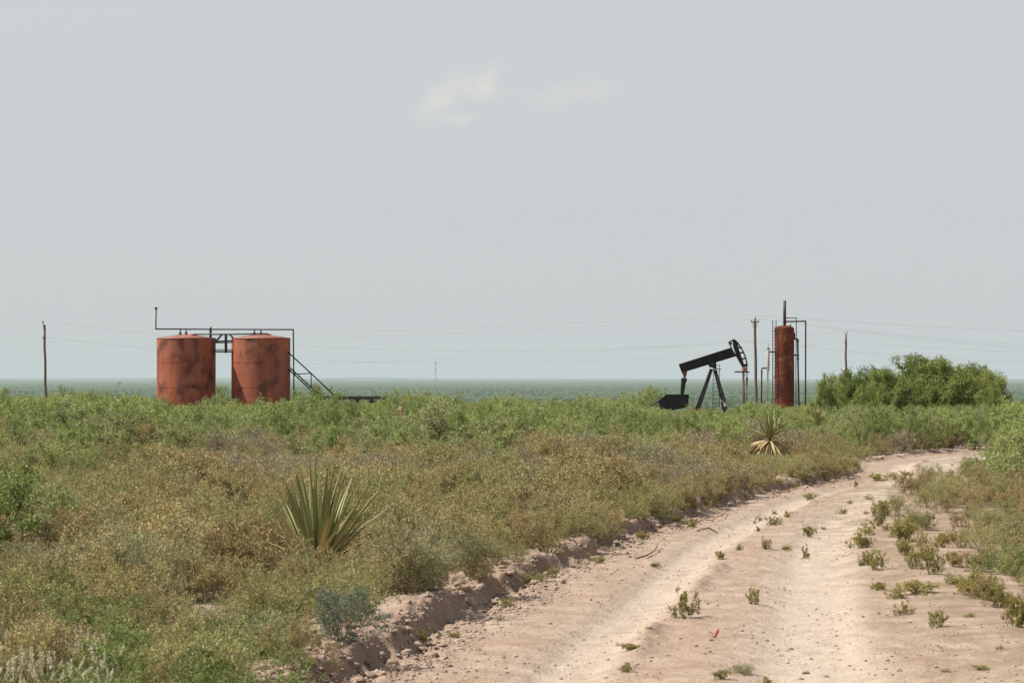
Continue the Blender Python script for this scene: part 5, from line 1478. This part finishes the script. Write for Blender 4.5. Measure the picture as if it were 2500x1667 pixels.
for z, r_ in ((ht_ * 0.72, 1.6), (ht_ * 0.97, 1.1)):
    MB().lathe([(r_ * .5, z - 1.2), (r_, z - 0.6), (r_, z + 0.8), (0, z + 1.0)], 10).build('antenna_drum', M['redband'], tw)
def far_building(px, py, wpx, hpx, label, dx=0):
    Y = plainY(py); b = at(px, py, Y); b.z = float(base_z(b.x, Y)); w = wpx / F * Y; h = hpx / F * Y
    t_ = thing('farm_building', label, 'building', b)
    MB().box((0, 0, h * 0.35), (w, w * 0.6, h * 0.7)).build('wall', M['white'], t_)
    MB().prism([(-w * 0.55, h * 0.702), (w * 0.55, h * 0.702), (w * 0.3, h), (-w * 0.3, h)], -w * 0.34, w * 0.34).build('roof', M['white'], t_)
    for sx in (-0.25, 0.2): MB().box((w * sx, -w * 0.302, h * 0.35), (w * 0.12, 0.06, h * 0.3)).build('window', M['pipe'], t_)
    return t_
far_building(1556, 962, 12, 7, 'tiny white building on the plain left of the pumpjack')
far_building(1567, 963, 7, 5, 'smaller white shed right beside the tiny white building')
far_building(1065, 941, 6, 5, 'tiny white hut at the foot of the distant mast')
far_building(1018, 946, 6, 3, 'tiny pale shed on the plain left of the distant mast')
far_building(1012, 967, 24, 7, 'pale low roof peeping over the brush right of the dark platform')
for i, (px, yt, yb) in enumerate(((18, 951, 974), (75, 951, 974), (158, 930, 946), (335, 943, 964), (1041, 949, 967), (1117.5, 947, 974), (1182, 956, 977), (1289, 954, 977), (1338, 957, 978), (1366.5, 957, 979), (1535, 958, 976), (1089, 934, 943), (1110, 953, 974))):
    Y = plainY(yb); b = at(px, yb, Y); b.z = float(base_z(b.x, Y)) - 0.3; h = (yb - yt) / F * Y + 1
    t_ = thing('far_pole', 'tiny distant utility pole on the hazy plain', 'pole', b, 0, 'poles on the far plain')
    MB().tube([(0, 0, 0), (0, 0, h)], [0.22, 0.18], 6).build('shaft', M['greypole'], t_)
    MB().box((0, 0, h - 0.8), (2.4, 0.2, 0.2)).build('cross_arm', M['greypole'], t_)
Y = plainY(941); b = at(290, 941, Y); b.z = float(base_z(b.x, Y))
fp = thing('far_pumpjack', 'tiny dark pumpjack far off on the plain left of the tanks', 'pumpjack', b)
k = Y / F
MB().bar((-5 * k, 0, 6.5 * k), (5 * k, 0, 10 * k), 1.0, 2.0 * k).build('walking_beam', M['black'], fp)
MB().prism([(4 * k, 11.5 * k), (6 * k, 9.5 * k), (6.3 * k, 6 * k), (4.6 * k, 6.4 * k)], -0.5, 0.5).build('horse_head', M['black'], fp)
for sx in (-2.4, 2.4): MB().bar((0, 0, 8 * k), (sx * k, 0, 0), 1.2, 0.9 * k).build('post_leg', M['black'], fp)
MB().box((-4.5 * k, 0, 1.6 * k), (3.4 * k, 3, 3.2 * k)).build('gear_housing', M['black'], fp)
